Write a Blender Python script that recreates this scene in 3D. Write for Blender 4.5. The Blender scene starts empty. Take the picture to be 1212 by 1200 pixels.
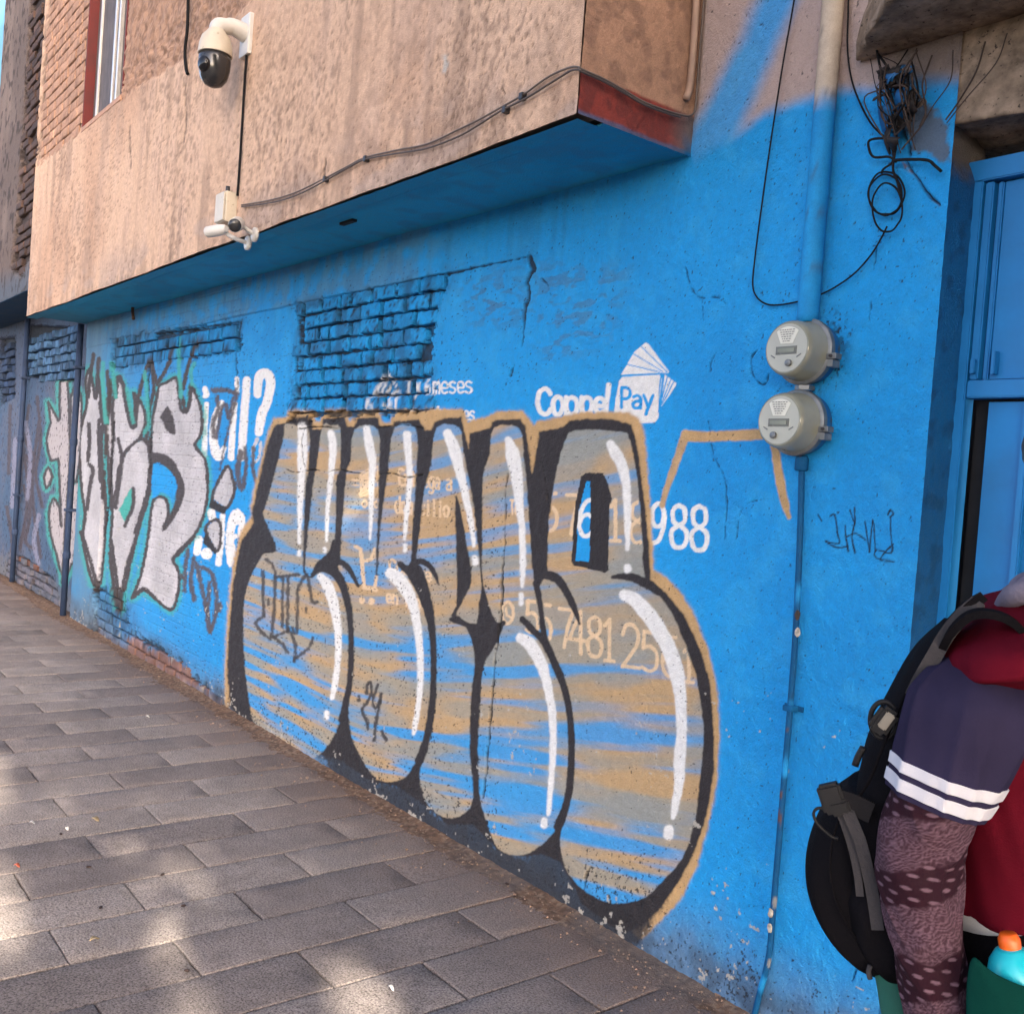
import bpy, bmesh, math, random
import numpy as np
from mathutils import Vector, Matrix

random.seed(7); RNG = np.random.default_rng(7)
SC = bpy.context.scene
COL = SC.collection

# ------------------------------------------------------------------ camera (photo calibration: 1212 x 1200 px)
F_PX = 1174.518
_v1 = np.array([-918., -100., F_PX]); _v2 = np.array([1494., 80., F_PX])
_X = -_v1/np.linalg.norm(_v1); _Y = _v2/np.linalg.norm(_v2); _Z = np.cross(_X, _Y)
ROT = np.array([_X, _Y, _Z])            # rows: world axes seen in the camera frame (right, down, forward)
CAM = np.array([0., -2.381, 1.5])
cam_data = bpy.data.cameras.new('camera'); cam = bpy.data.objects.new('camera', cam_data); COL.objects.link(cam)
cam_data.sensor_fit = 'HORIZONTAL'; cam_data.sensor_width = 36.0; cam_data.lens = 36.0*F_PX/1212.0
cam_data.clip_start = 0.05; cam_data.clip_end = 500.0
M = Matrix.Identity(4)
for i in range(3):
    M[i][0] = ROT[i][0]; M[i][1] = -ROT[i][1]; M[i][2] = -ROT[i][2]; M[i][3] = CAM[i]
cam.matrix_world = M
SC.camera = cam

# ------------------------------------------------------------------ sky, sun, exposure
SUN_EL, SUN_AZ = math.radians(27), math.radians(20)      # sun low behind the right shoulder, blocked by the street tree
SUN = np.array([math.cos(SUN_EL)*math.cos(SUN_AZ), -math.cos(SUN_EL)*math.sin(SUN_AZ), math.sin(SUN_EL)])
world = bpy.data.worlds.new('World'); SC.world = world; world.use_nodes = True
wn = world.node_tree; wn.nodes.clear()
sky = wn.nodes.new('ShaderNodeTexSky'); sky.sky_type = 'NISHITA'; sky.sun_disc = False
sky.sun_elevation = SUN_EL; sky.sun_rotation = math.radians(110)
sky.air_density = 0.35; sky.dust_density = 9.0; sky.ozone_density = 0.0; sky.altitude = 2200
bg = wn.nodes.new('ShaderNodeBackground'); bg.inputs['Strength'].default_value = 0.15
wo = wn.nodes.new('ShaderNodeOutputWorld')
tint = wn.nodes.new('ShaderNodeMix'); tint.data_type = 'RGBA'; tint.blend_type = 'MULTIPLY'; tint.inputs['Factor'].default_value = 1.0
tint.inputs['B'].default_value = (1.10, 1.0, 0.86, 1)      # white balance of the hazy sky, the same everywhere
wn.links.new(sky.outputs[0], tint.inputs['A']); wn.links.new(tint.outputs['Result'], bg.inputs['Color']); wn.links.new(bg.outputs[0], wo.inputs['Surface'])
sun_l = bpy.data.lights.new('sun', 'SUN'); sun_l.energy = 2.0; sun_l.angle = math.radians(0.6); sun_l.color = (1.0, 0.9, 0.76)
sun_o = bpy.data.objects.new('sun', sun_l); COL.objects.link(sun_o)
sun_o.rotation_euler = Vector(SUN).to_track_quat('Z', 'Y').to_euler(); sun_o.location = (8, -6, 12)
SC.view_settings.view_transform = 'Standard'; SC.view_settings.look = 'None'
SC.view_settings.gamma = 1.0; SC.view_settings.exposure = 3.0
SC.render.engine = 'CYCLES'
SC.cycles.max_bounces = 5; SC.cycles.diffuse_bounces = 3; SC.cycles.glossy_bounces = 2; SC.cycles.transmission_bounces = 2; SC.cycles.transparent_max_bounces = 4; SC.cycles.caustics_reflective = False; SC.cycles.caustics_refractive = False; SC.cycles.use_denoising = True

# ------------------------------------------------------------------ photo pixel <-> place
def ray(px, py): return ROT @ np.array([px-606., py-600., F_PX])
def W(px, py, y=0.0):
    d = ray(px, py); return CAM + d*((y-CAM[1])/d[1])
def G(px, py, z=0.0):
    d = ray(px, py); return CAM + d*((z-CAM[2])/d[2])
def VX(px, py, x):
    d = ray(px, py); return CAM + d*((x-CAM[0])/d[0])
def PIX(p):
    q = (np.asarray(p, float)-CAM) @ ROT
    return 606+F_PX*q[..., 0]/q[..., 2], 600+F_PX*q[..., 1]/q[..., 2], q[..., 2]

# ------------------------------------------------------------------ numpy noise
_T = {}
def vnoise(x, y, seed=0):
    if seed not in _T: _T[seed] = np.random.default_rng(1000+seed).random((256, 256))
    t = _T[seed]
    x = np.asarray(x, float); y = np.asarray(y, float)
    xi = np.floor(x).astype(np.int64); yi = np.floor(y).astype(np.int64)
    fx = x-xi; fy = y-yi; fx = fx*fx*(3-2*fx); fy = fy*fy*(3-2*fy)
    a = t[xi & 255, yi & 255]; b = t[(xi+1) & 255, yi & 255]; c = t[xi & 255, (yi+1) & 255]; d = t[(xi+1) & 255, (yi+1) & 255]
    return (a*(1-fx)+b*fx)*(1-fy)+(c*(1-fx)+d*fx)*fy
def fbm(x, y, seed=0, o=3):
    s = 0; a = .5; n = 0
    for k in range(o):
        s = s+a*vnoise(x*2**k+17.3*k, y*2**k+5.1*k, seed+k); n += a; a *= .5
    return s/n
def sst(a, b, x):
    t = np.clip((x-a)/(b-a), 0, 1); return t*t*(3-2*t)

K_ALB = 0.78
def S(r, g, b, k=1.0):
    c = np.array([r, g, b])/255.
    return np.where(c <= .04045, c/12.92, ((c+.055)/1.055)**2.4)*K_ALB*k

# ------------------------------------------------------------------ object helpers
def link(o, parent=None):
    COL.objects.link(o)
    if parent is not None: o.parent = parent
    return o
def tag(o, label=None, cat=None, group=None, kind=None):
    if label: o['label'] = label
    if cat: o['category'] = cat
    if group: o['group'] = group
    if kind: o['kind'] = kind
    return o
def empty(name, loc=(0, 0, 0), label=None, cat=None, group=None):
    o = bpy.data.objects.new(name, None); link(o); o.empty_display_size = .1
    o.location = [float(c) for c in loc]
    o.matrix_world = Matrix.Translation(o.location)
    return tag(o, label, cat, group)
def fastmesh(name, V, Fq, smooth=True, col=None):
    V = np.asarray(V, np.float32).reshape(-1, 3); Fq = np.asarray(Fq, np.int32)
    me = bpy.data.meshes.new(name); k = Fq.shape[1]; n = len(Fq)
    me.vertices.add(len(V)); me.vertices.foreach_set('co', V.ravel())
    me.loops.add(n*k); me.loops.foreach_set('vertex_index', Fq.ravel())
    me.polygons.add(n); me.polygons.foreach_set('loop_start', np.arange(0, n*k, k, dtype=np.int32))
    me.polygons.foreach_set('loop_total', np.full(n, k, np.int32))
    me.polygons.foreach_set('use_smooth', np.full(n, smooth))
    me.update(calc_edges=True)
    if col is not None: setcol(me, col)
    return me
def setcol(me, col):
    at = me.attributes.new('paint', 'FLOAT_COLOR', 'POINT')
    c = np.ones((len(me.vertices), 4), np.float32); c[:, :3] = np.clip(col, 0, 1); at.data.foreach_set('color', c.ravel())
def pymesh(name, V, F_, smooth=False):
    me = bpy.data.meshes.new(name); me.from_pydata([tuple(map(float, v)) for v in V], [], F_); me.update()
    if smooth: me.polygons.foreach_set('use_smooth', [True]*len(me.polygons))
    return me
def rebase(me, parent):
    """mesh data is written in place coordinates: move it into the parent's frame"""
    if parent is not None:
        p = parent; off = Vector((0, 0, 0))
        while p is not None: off += p.location; p = p.parent
        if off.length > 1e-9: me.transform(Matrix.Translation(-off))
def obj(name, me, mat=None, parent=None, rb=True):
    if rb: rebase(me, parent)
    o = bpy.data.objects.new(name, me)
    if mat is not None: me.materials.clear(); me.materials.append(mat)
    return link(o, parent)
def bm_obj(name, bm, mat, parent=None, smooth=False, bevel=0):
    if bevel:
        bmesh.ops.bevel(bm, geom=bm.edges[:], offset=bevel, segments=2, affect='EDGES', profile=.6)
    me = bpy.data.meshes.new(name); bmesh.ops.recalc_face_normals(bm, faces=bm.faces[:]); bm.to_mesh(me); bm.free()
    if smooth: me.polygons.foreach_set('use_smooth', [True]*len(me.polygons))
    return obj(name, me, mat, parent)
def box(bm, x0, x1, y0, y1, z0, z1):
    vs = [bm.verts.new(c) for c in ((x0, y0, z0), (x1, y0, z0), (x1, y1, z0), (x0, y1, z0), (x0, y0, z1), (x1, y0, z1), (x1, y1, z1), (x0, y1, z1))]
    for f in ((0, 3, 2, 1), (4, 5, 6, 7), (0, 1, 5, 4), (1, 2, 6, 5), (2, 3, 7, 6), (3, 0, 4, 7)): bm.faces.new([vs[i] for i in f])
def box_obj(name, b, mat, parent=None, bevel=.003):
    bm = bmesh.new(); box(bm, *b); return bm_obj(name, bm, mat, parent, bevel=bevel)
def spline(P, n=6, closed=False):
    P = [np.asarray(p, float) for p in P]; out = []; m = len(P)
    if m < 3: return P
    rng = range(m) if closed else range(m-1)
    for i in rng:
        p0 = P[(i-1) % m] if closed or i > 0 else 2*P[0]-P[1]
        p1 = P[i]; p2 = P[(i+1) % m]; p3 = P[(i+2) % m] if closed or i+2 < m else 2*P[-1]-P[-2]
        for k in range(n):
            t = k/n
            out.append(.5*((2*p1)+(-p0+p2)*t+(2*p0-5*p1+4*p2-p3)*t*t+(-p0+3*p1-3*p2+p3)*t**3))
    if not closed: out.append(P[-1])
    return out
def tube_mesh(name, P, r, n=8, sm=5, closed=False):
    P = spline(P, sm, closed) if sm else [np.asarray(p, float) for p in P]
    m = len(P); rr = np.full(m, r) if np.isscalar(r) else np.interp(np.linspace(0, 1, m), np.linspace(0, 1, len(r)), r)
    V = []; Fq = []; up = None
    for i in range(m):
        t = P[(i+1) % m]-P[i-1] if closed else P[min(i+1, m-1)]-P[max(i-1, 0)]
        t = t/(np.linalg.norm(t)+1e-12)
        if up is None:
            a = np.array([0, 0, 1.]) if abs(t[2]) < .9 else np.array([0, 1., 0]); up = np.cross(t, a); up /= np.linalg.norm(up)
        up = up-t*(up@t); up /= np.linalg.norm(up)+1e-12; w = np.cross(t, up)
        for k in range(n):
            an = 2*math.pi*k/n; V.append(P[i]+rr[i]*(math.cos(an)*up+math.sin(an)*w))
    for i in range(m if closed else m-1):
        for k in range(n):
            j = (i+1) % m; Fq.append((i*n+k, i*n+(k+1) % n, j*n+(k+1) % n, j*n+k))
    if not closed:
        Fq = [tuple(f) for f in Fq]+[tuple(range(n))[::-1], tuple(range((m-1)*n, m*n))]
    return pymesh(name, V, Fq, True)
def tube(name, P, r, mat, parent=None, n=8, sm=5, closed=False): return obj(name, tube_mesh(name, P, r, n, sm, closed), mat, parent)
def lathe(name, prof, origin, axis, mat, parent=None, n=40, smooth=True):
    """prof: list of (radius, distance along the axis)"""
    ax = np.asarray(axis, float); ax /= np.linalg.norm(ax); a = np.array([0, 0, 1.]) if abs(ax[2]) < .9 else np.array([1., 0, 0])
    u = np.cross(ax, a); u /= np.linalg.norm(u); w = np.cross(ax, u); o = np.asarray(origin, float); V = []; F_ = []
    for r, d in prof:
        for k in range(n):
            an = 2*math.pi*k/n; V.append(o+ax*d+r*(math.cos(an)*u+math.sin(an)*w))
    for i in range(len(prof)-1):
        for k in range(n): F_.append((i*n+k, i*n+(k+1) % n, (i+1)*n+(k+1) % n, (i+1)*n+k))
    F_.append(tuple(range(n))[::-1]); F_.append(tuple(range((len(prof)-1)*n, len(prof)*n)))
    me = pymesh(name, V, F_, smooth)
    o2 = obj(name, me, mat, parent)
    bm = bmesh.new(); bm.from_mesh(me); bmesh.ops.recalc_face_normals(bm, faces=bm.faces[:]); bm.to_mesh(me); bm.free()
    if smooth: me.polygons.foreach_set('use_smooth', [True]*len(me.polygons))
    return o2
def sharp(o, deg=35):
    me = o.data
    me.set_sharp_from_angle(angle=math.radians(deg)); return o

# ------------------------------------------------------------------ materials
def new_mat(name):
    m = bpy.data.materials.new(name); m.use_nodes = True; nt = m.node_tree; b = nt.nodes['Principled BSDF']; return m, nt, b
def N(nt, t, **kw):
    n = nt.nodes.new(t)
    for k, v in kw.items(): setattr(n, k, v)
    return n
def noise_node(nt, scale, detail=4, rough=.55, vec=None):
    n = N(nt, 'ShaderNodeTexNoise'); n.inputs['Scale'].default_value = scale; n.inputs['Detail'].default_value = detail; n.inputs['Roughness'].default_value = rough
    if vec is not None: nt.links.new(vec, n.inputs['Vector'])
    return n
def ramp(nt, src, stops):
    r = N(nt, 'ShaderNodeValToRGB'); e = r.color_ramp.elements
    while len(e) < len(stops): e.new(.5)
    for el, (p, c) in zip(e, stops): el.position = p; el.color = (*c, 1) if len(c) == 3 else c
    nt.links.new(src, r.inputs[0]); return r
def mixc(nt, fac, a, b, blend='MIX'):
    m = N(nt, 'ShaderNodeMix', data_type='RGBA', blend_type=blend)
    for s, v in ((m.inputs['Factor'], fac), (m.inputs['A'], a), (m.inputs['B'], b)):
        if hasattr(v, 'links') or hasattr(v, 'is_linked'): nt.links.new(v, s)
        elif isinstance(v, (int, float)): s.default_value = v
        else: s.default_value = (*[float(c) for c in v], 1)
    return m.outputs['Result']
def simple_mat(name, col, rough=.6, metal=0.0, var=.25, vscale=8, bump=0.0, bscale=150, spec=.4, wear=None, wear_amt=.0, wscale=20):
    m, nt, b = new_mat(name); tc = N(nt, 'ShaderNodeTexCoord'); v = tc.outputs['Object']
    n1 = noise_node(nt, vscale, 5, .6, v)
    lo = tuple(float(c)*(1-var) for c in col); hi = tuple(min(1, float(c)*(1+var)) for c in col)
    c = ramp(nt, n1.outputs['Fac'], [(.3, lo), (.7, hi)]).outputs[0]
    if wear is not None:
        n2 = noise_node(nt, wscale, 6, .7, v); f = ramp(nt, n2.outputs['Fac'], [(max(0, .68-wear_amt), (0, 0, 0)), (min(1, .74-wear_amt), (1, 1, 1))]).outputs[0]
        c = mixc(nt, f, c, wear)
    nt.links.new(c, b.inputs['Base Color'])
    r = ramp(nt, n1.outputs['Fac'], [(.3, (rough*.85,)*3), (.7, (min(1, rough*1.15),)*3)]); nt.links.new(r.outputs[0], b.inputs['Roughness'])
    b.inputs['Metallic'].default_value = metal; b.inputs['Specular IOR Level'].default_value = spec
    if bump:
        n3 = noise_node(nt, bscale, 4, .6, v); bp = N(nt, 'ShaderNodeBump'); bp.inputs['Strength'].default_value = bump; bp.inputs['Distance'].default_value = .004
        nt.links.new(n3.outputs['Fac'], bp.inputs['Height']); nt.links.new(bp.outputs[0], b.inputs['Normal'])
    return m
def paint_mat(name, rough=.7, bump=.35, bscale=170, dist=.004, spec=.3, grain=.16):
    """colour comes from the paint on the surface (point attribute) with procedural grain and relief"""
    m, nt, b = new_mat(name); at = N(nt, 'ShaderNodeAttribute', attribute_name='paint'); tc = N(nt, 'ShaderNodeTexCoord'); v = tc.outputs['Object']
    n1 = noise_node(nt, 35, 3, .65, v); n2 = noise_node(nt, 320, 1, .6, v)
    g1 = ramp(nt, n1.outputs['Fac'], [(.25, (1-grain,)*3), (.75, (1+grain*.4,)*3)]).outputs[0]
    g2 = ramp(nt, n2.outputs['Fac'], [(.3, (1-grain*.8,)*3), (.6, (1,)*3)]).outputs[0]
    c = mixc(nt, 1.0, at.outputs['Color'], g1, 'MULTIPLY'); c = mixc(nt, 1.0, c, g2, 'MULTIPLY')
    nt.links.new(c, b.inputs['Base Color']); b.inputs['Specular IOR Level'].default_value = spec
    rr = ramp(nt, n1.outputs['Fac'], [(.3, (rough*.88,)*3), (.7, (min(1, rough*1.12),)*3)]); nt.links.new(rr.outputs[0], b.inputs['Roughness'])
    n3 = noise_node(nt, bscale, 3, .65, v); bp = N(nt, 'ShaderNodeBump'); bp.inputs['Strength'].default_value = bump; bp.inputs['Distance'].default_value = dist
    nt.links.new(n3.outputs['Fac'], bp.inputs['Height']); nt.links.new(bp.outputs[0], b.inputs['Normal'])
    return m
M_WALL = paint_mat('painted_plaster', bump=.75, dist=.008)
M_BRICK = paint_mat('painted_brick', rough=.85, bump=.95, bscale=110, dist=.008, grain=.3)
M_PEACH = paint_mat('peach_plaster', rough=.9, bump=.55, bscale=190, dist=.008, grain=.26)
M_PIPE = paint_mat('painted_pipe', rough=.7, bump=.2, bscale=90, spec=.15, grain=.16)
M_CONC = simple_mat('old_concrete', S(146, 128, 110), .95, var=.5, vscale=22, bump=1.0, bscale=40, spec=.1, wear=tuple(S(70, 62, 56)), wear_amt=.09, wscale=70)
M_BLACKRUB = simple_mat('black_rubber', (.010, .010, .011), .7, var=.3, spec=.1)
M_DARKMETAL = simple_mat('dark_metal', (.05, .05, .055), .45, .6)
M_RUST = simple_mat('rusty_iron', (.09, .045, .025), .85, .2, var=.5, bump=.4)
M_WHITEPL = simple_mat('white_plastic', (.52, .51, .48), .4, var=.1, wear=(.35, .31, .26), wear_amt=.03)
M_CREAMPL = simple_mat('cream_plastic', (.50, .45, .36), .45, var=.12, wear=(.3, .26, .2), wear_amt=.06)
M_DOME = simple_mat('smoked_dome', (.02, .021, .024), .18, var=.1, spec=.6)
# ================================================================== paint engine (works on points of the wall plane)
class Paint:
    def __init__(s, x, z, col):
        s.x = x; s.z = z; s.c = col
        p = np.stack([x, np.zeros_like(x), z], -1); s.u, s.v, _ = PIX(p)     # plane chart shared with the traced outlines
        s.rough = fbm(x*55, z*55, 40, 3)-.5
        s.n2 = fbm(x*9, z*9, 44, 3)-.5
    def sel(s, P, mrg):
        P = np.asarray(P, float)[:, :2]; a = P.min(0)-mrg; b = P.max(0)+mrg
        return np.nonzero((s.u > a[0]) & (s.u < b[0]) & (s.v > a[1]) & (s.v < b[1]))[0]
    def poly_d(s, P, idx):
        P = np.asarray(P, float); u = s.u[idx]; v = s.v[idx]; d = np.full(len(idx), 1e9); ins = np.zeros(len(idx), bool)
        for a, b in zip(P, np.roll(P, -1, 0)):
            e = b-a; w0 = u-a[0]; w1 = v-a[1]; t = np.clip((w0*e[0]+w1*e[1])/(e@e+1e-9), 0, 1)
            d = np.minimum(d, (w0-t*e[0])**2+(w1-t*e[1])**2)
            cr = ((a[1] > v) != (b[1] > v)); 
            with np.errstate(divide='ignore', invalid='ignore'):
                ins ^= cr & (u < (b[0]-a[0])*(v-a[1])/(b[1]-a[1]+1e-12)+a[0])
        return np.where(ins, -1, 1)*np.sqrt(d)
    def line_d(s, P, idx, closed=False):
        P = np.asarray(P, float); u = s.u[idx]; v = s.v[idx]; d = np.full(len(idx), 1e9)
        Q = np.roll(P, -1, 0) if closed else P[1:]
        for a, b in zip(P, Q):
            e = b[:2]-a[:2]; w0 = u-a[0]; w1 = v-a[1]; t = np.clip((w0*e[0]+w1*e[1])/(e@e+1e-9), 0, 1)
            r = a[2]+(b[2]-a[2])*t
            d = np.minimum(d, np.sqrt((w0-t*e[0])**2+(w1-t*e[1])**2)-r)
        return d
    def put(s, idx, d, col, alpha=1.0, soft=.9, jit=1.2, wear=0.0):
        d = d+s.rough[idx]*jit*2
        a = sst(soft, -soft, d)*alpha
        if wear: a = a*sst(-.5, -.5+wear, s.rough[idx]*1.2+s.n2[idx]*.8+.28)
        col = np.asarray(col)
        s.c[idx] = s.c[idx]*(1-a[:, None])+col*a[:, None]
    def poly(s, P, col, alpha=1.0, soft=.9, jit=1.2, smooth=0, wear=0.0):
        if smooth: P = np.array(spline(P, smooth, True))
        P = np.asarray(P, float); idx = s.sel(P, 3+soft*2+jit)
        if len(idx) == 0: return idx
        d = s.poly_d(P, idx); c = col(s, idx) if callable(col) else col
        s.put(idx, d, c, alpha, soft, jit, wear); return idx
    def stroke(s, P, col, r=None, alpha=1.0, soft=.8, jit=1.0, smooth=5, closed=False, wear=0.0):
        P = [(*p[:2], (p[2] if len(p) > 2 else r)) for p in P]
        if smooth and len(P) > 2: P = np.array(spline(P, smooth, closed))
        P = np.asarray(P, float); idx = s.sel(P, 3+soft*2+P[:, 2].max())
        if len(idx) == 0: return
        d = s.line_d(P, idx, closed); c = col(s, idx) if callable(col) else col
        s.put(idx, d, c, alpha, soft, jit, wear)
def crop(x0, y0, k, L):
    return [(x0+p[0]/k, y0+p[1]/k, *[q/k for q in p[2:]]) for p in L]

# glyphs as strokes in a unit box, y down
_o = [(.5, 0), (.85, .12), (1, .5), (.85, .88), (.5, 1), (.15, .88), (0, .5), (.15, .12), (.5, 0)]
GL = {
 '0': [_o],
 '1': [[(.1, .16), (.55, 0), (.55, 1)], [(.1, 1), (1, 1)]],
 '2': [[(.02, .25), (.2, .04), (.6, 0), (.92, .16), (.92, .38), (.6, .65), (0, 1)], [(0, 1), (1, 1)]],
 '3': [[(.05, .12), (.4, 0), (.85, .12), (.85, .36), (.4, .48)], [(.4, .48), (.95, .6), (.95, .86), (.5, 1), (.02, .9)]],
 '4': [[(.75, 1), (.75, 0)], [(.75, 0), (0, .68)], [(0, .68), (1, .68)]],
 '5': [[(.95, 0), (.15, 0)], [(.15, 0), (.1, .42)], [(.1, .42), (.5, .36), (.9, .48), (1, .7), (.85, .92), (.45, 1), (.02, .92)]],
 '6': [[(.85, .04), (.45, .1), (.1, .4), (.02, .72), (.25, .97), (.6, 1), (.95, .84), (.95, .58), (.6, .43), (.2, .5), (.03, .68)]],
 '7': [[(0, 0), (1, 0)], [(1, 0), (.6, .45), (.35, 1)]],
 '8': [[(.5, 0), (.88, .1), (.88, .36), (.5, .47), (.12, .36), (.12, .1), (.5, 0)], [(.5, .47), (.95, .6), (1, .8), (.8, .97), (.5, 1), (.2, .97), (0, .8), (.05, .6), (.5, .47)]],
 '9': [[(.97, .3), (.8, .5), (.4, .56), (.05, .42), (.05, .16), (.4, 0), (.75, .03), (.97, .28), (.9, .6), (.55, .9), (.15, .97)]],
 'C': [[(.98, .2), (.75, .04), (.5, 0), (.15, .14), (0, .5), (.15, .86), (.5, 1), (.78, .96), (.98, .82)]],
 'T': [[(0, 0), (1, 0)], [(.5, 0), (.5, 1)]], 'E': [[(1, 0), (0, 0), (0, 1), (1, 1)], [(0, .5), (.8, .5)]],
 'P': [[(0, 1), (0, 0)], [(0, 0), (.6, 0), (1, .14), (1, .4), (.6, .54), (0, .54)]],
 'o': [_o], 'e': [[(.02, .52), (.98, .52), (.9, .14), (.5, 0), (.12, .14), (0, .5), (.15, .88), (.55, 1), (.95, .9)]],
 'a': [[(.1, .1), (.5, 0), (.88, .12), (.92, .4), (.92, 1)], [(.92, .45), (.4, .45), (.05, .62), (.05, .86), (.35, 1), (.75, .92), (.92, .72)]],
 'd': [_o, [(1, -.45), (1, 1)]], 'p': [_o, [(0, 0), (0, 1.5)]], 'l': [[(.5, -.45), (.5, 1)]],
 'i': [[(.5, 0), (.5, 1)], [(.5, -.32), (.5, -.28)]], 'c': [[(.95, .14), (.5, 0), (.1, .16), (0, .5), (.1, .86), (.5, 1), (.95, .88)]],
 'm': [[(0, 1), (0, 0)], [(0, .25), (.25, 0), (.5, .2), (.5, 1)], [(.5, .25), (.75, 0), (1, .2), (1, 1)]],
 'n': [[(0, 1), (0, 0)], [(0, .3), (.5, 0), (1, .25), (1, 1)]], 'r': [[(.1, 1), (.1, 0)], [(.1, .35), (.5, .02), (.95, .05)]],
 's': [[(.95, .12), (.5, 0), (.08, .14), (.15, .4), (.85, .58), (.95, .84), (.5, 1), (.02, .88)]],
 'g': [_o, [(1, 0), (1, 1.2), (.6, 1.48), (.05, 1.38)]], 't': [[(.4, -.3), (.4, .85), (.65, 1), (.95, .95)], [(0, 0), (.9, 0)]],
 'y': [[(0, 0), (.5, .95)], [(1, 0), (.5, .95), (.25, 1.45)]], '.': [[(.4, .95), (.6, .97)]],
 'u': [[(0, 0), (0, .75), (.3, 1), (.75, .9), (1, .7)], [(1, 0), (1, 1)]],
}
def glyph(pt, ch, x0, y0, x1, y1, col, r, slope=0.0, **kw):
    for g in GL[ch]:
        P = [(x0+a*(x1-x0)+(.5-b)*0, y0+b*(y1-y0)+slope*a*(x1-x0)) for a, b in g]
        pt.stroke(P, col, r, smooth=4 if len(P) > 3 else 0, soft=.6, jit=.5, **kw)
def word(pt, txt, x0, yb0, x1, yb1, xh, col, r, **kw):
    """letters between two baseline points; xh = x-height in px"""
    n = len(txt); wd = (x1-x0)/max(n, 1)
    for i, ch in enumerate(txt):
        if ch == ' ': continue
        a = x0+i*wd; b = yb0+(yb1-yb0)*(i+.4)/n; hh = xh*(1.38 if ch in 'CTEP0123456789' else 1)
        glyph(pt, ch, a, b-hh, a+wd*.74, b, col, r, (yb1-yb0)/(x1-x0), **kw)

# ------------------------------------------------------------------ colours of the paints (as they are in neutral light)
BLUE = S(26, 165, 240); BLUE_OLD = S(70, 140, 200); PEACH = S(235, 198, 168); TAN = S(210, 172, 120); BLK = S(50, 46, 48); GREYFILL = S(176, 166, 146)
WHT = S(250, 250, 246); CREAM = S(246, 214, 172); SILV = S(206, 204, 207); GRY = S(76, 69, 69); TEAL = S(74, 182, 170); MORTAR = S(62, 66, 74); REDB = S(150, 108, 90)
CONC = S(150, 140, 130)

TAN_OUT = [(266,842),(266,800),(268,740),(272,700),(276,665),(283,634),(293,617),(298,609),(297,598),(300,582),(310,540),(318,508),(324,495),(338,494),(341,486),(370,486),(374,499),(379,498),(382,486),(408,484),(414,499),(420,487),(448,485),(453,500),(462,500),(466,486),(504,486),(514,484),(548,484),(555,499),(562,497),(580,492),(588,487),(618,486),(626,494),(631,504),(636,499),(660,494),(688,488),(744,488),(757,496),(763,512),(767,560),(771,610),(774,674),(790,684),(808,704),(822,726),(838,768),(850,820),(852,870),(849,924),(838,978),(825,1026),(806,1064),(782,1090),(760,1110),(749,1104),(740,1000),(500,800),(300,800)]
BLK_OUT = [(273,838),(269,800),(270,760),(275,700),(279,672),(285,642),(300,619),(298,608),(301,594),(309,556),(318,520),(325,503),(338,501),(341,496),(369,494),(370,508),(382,508),(382,496),(408,493),(411,505),(420,505),(423,495),(448,494),(449,504),(465,504),(467,499),(496,497),(504,509),(511,509),(515,500),(528,495),(546,494),(549,506),(555,531),(556,513),(580,507),(583,500),(589,497),(616,496),(621,504),(630,560),(635,534),(638,511),(666,506),(674,498),(694,496),(724,496),(748,503),(753,520),(760,570),(767,630),(770,686),(790,703),(810,728),(830,770),(841,810),(845,870),(845,909),(838,957),(825,1000),(804,1043),(782,1074),(756,1098),(735,1110),(700,1100),(600,1040),(420,930),(330,880),(300,855)]
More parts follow.
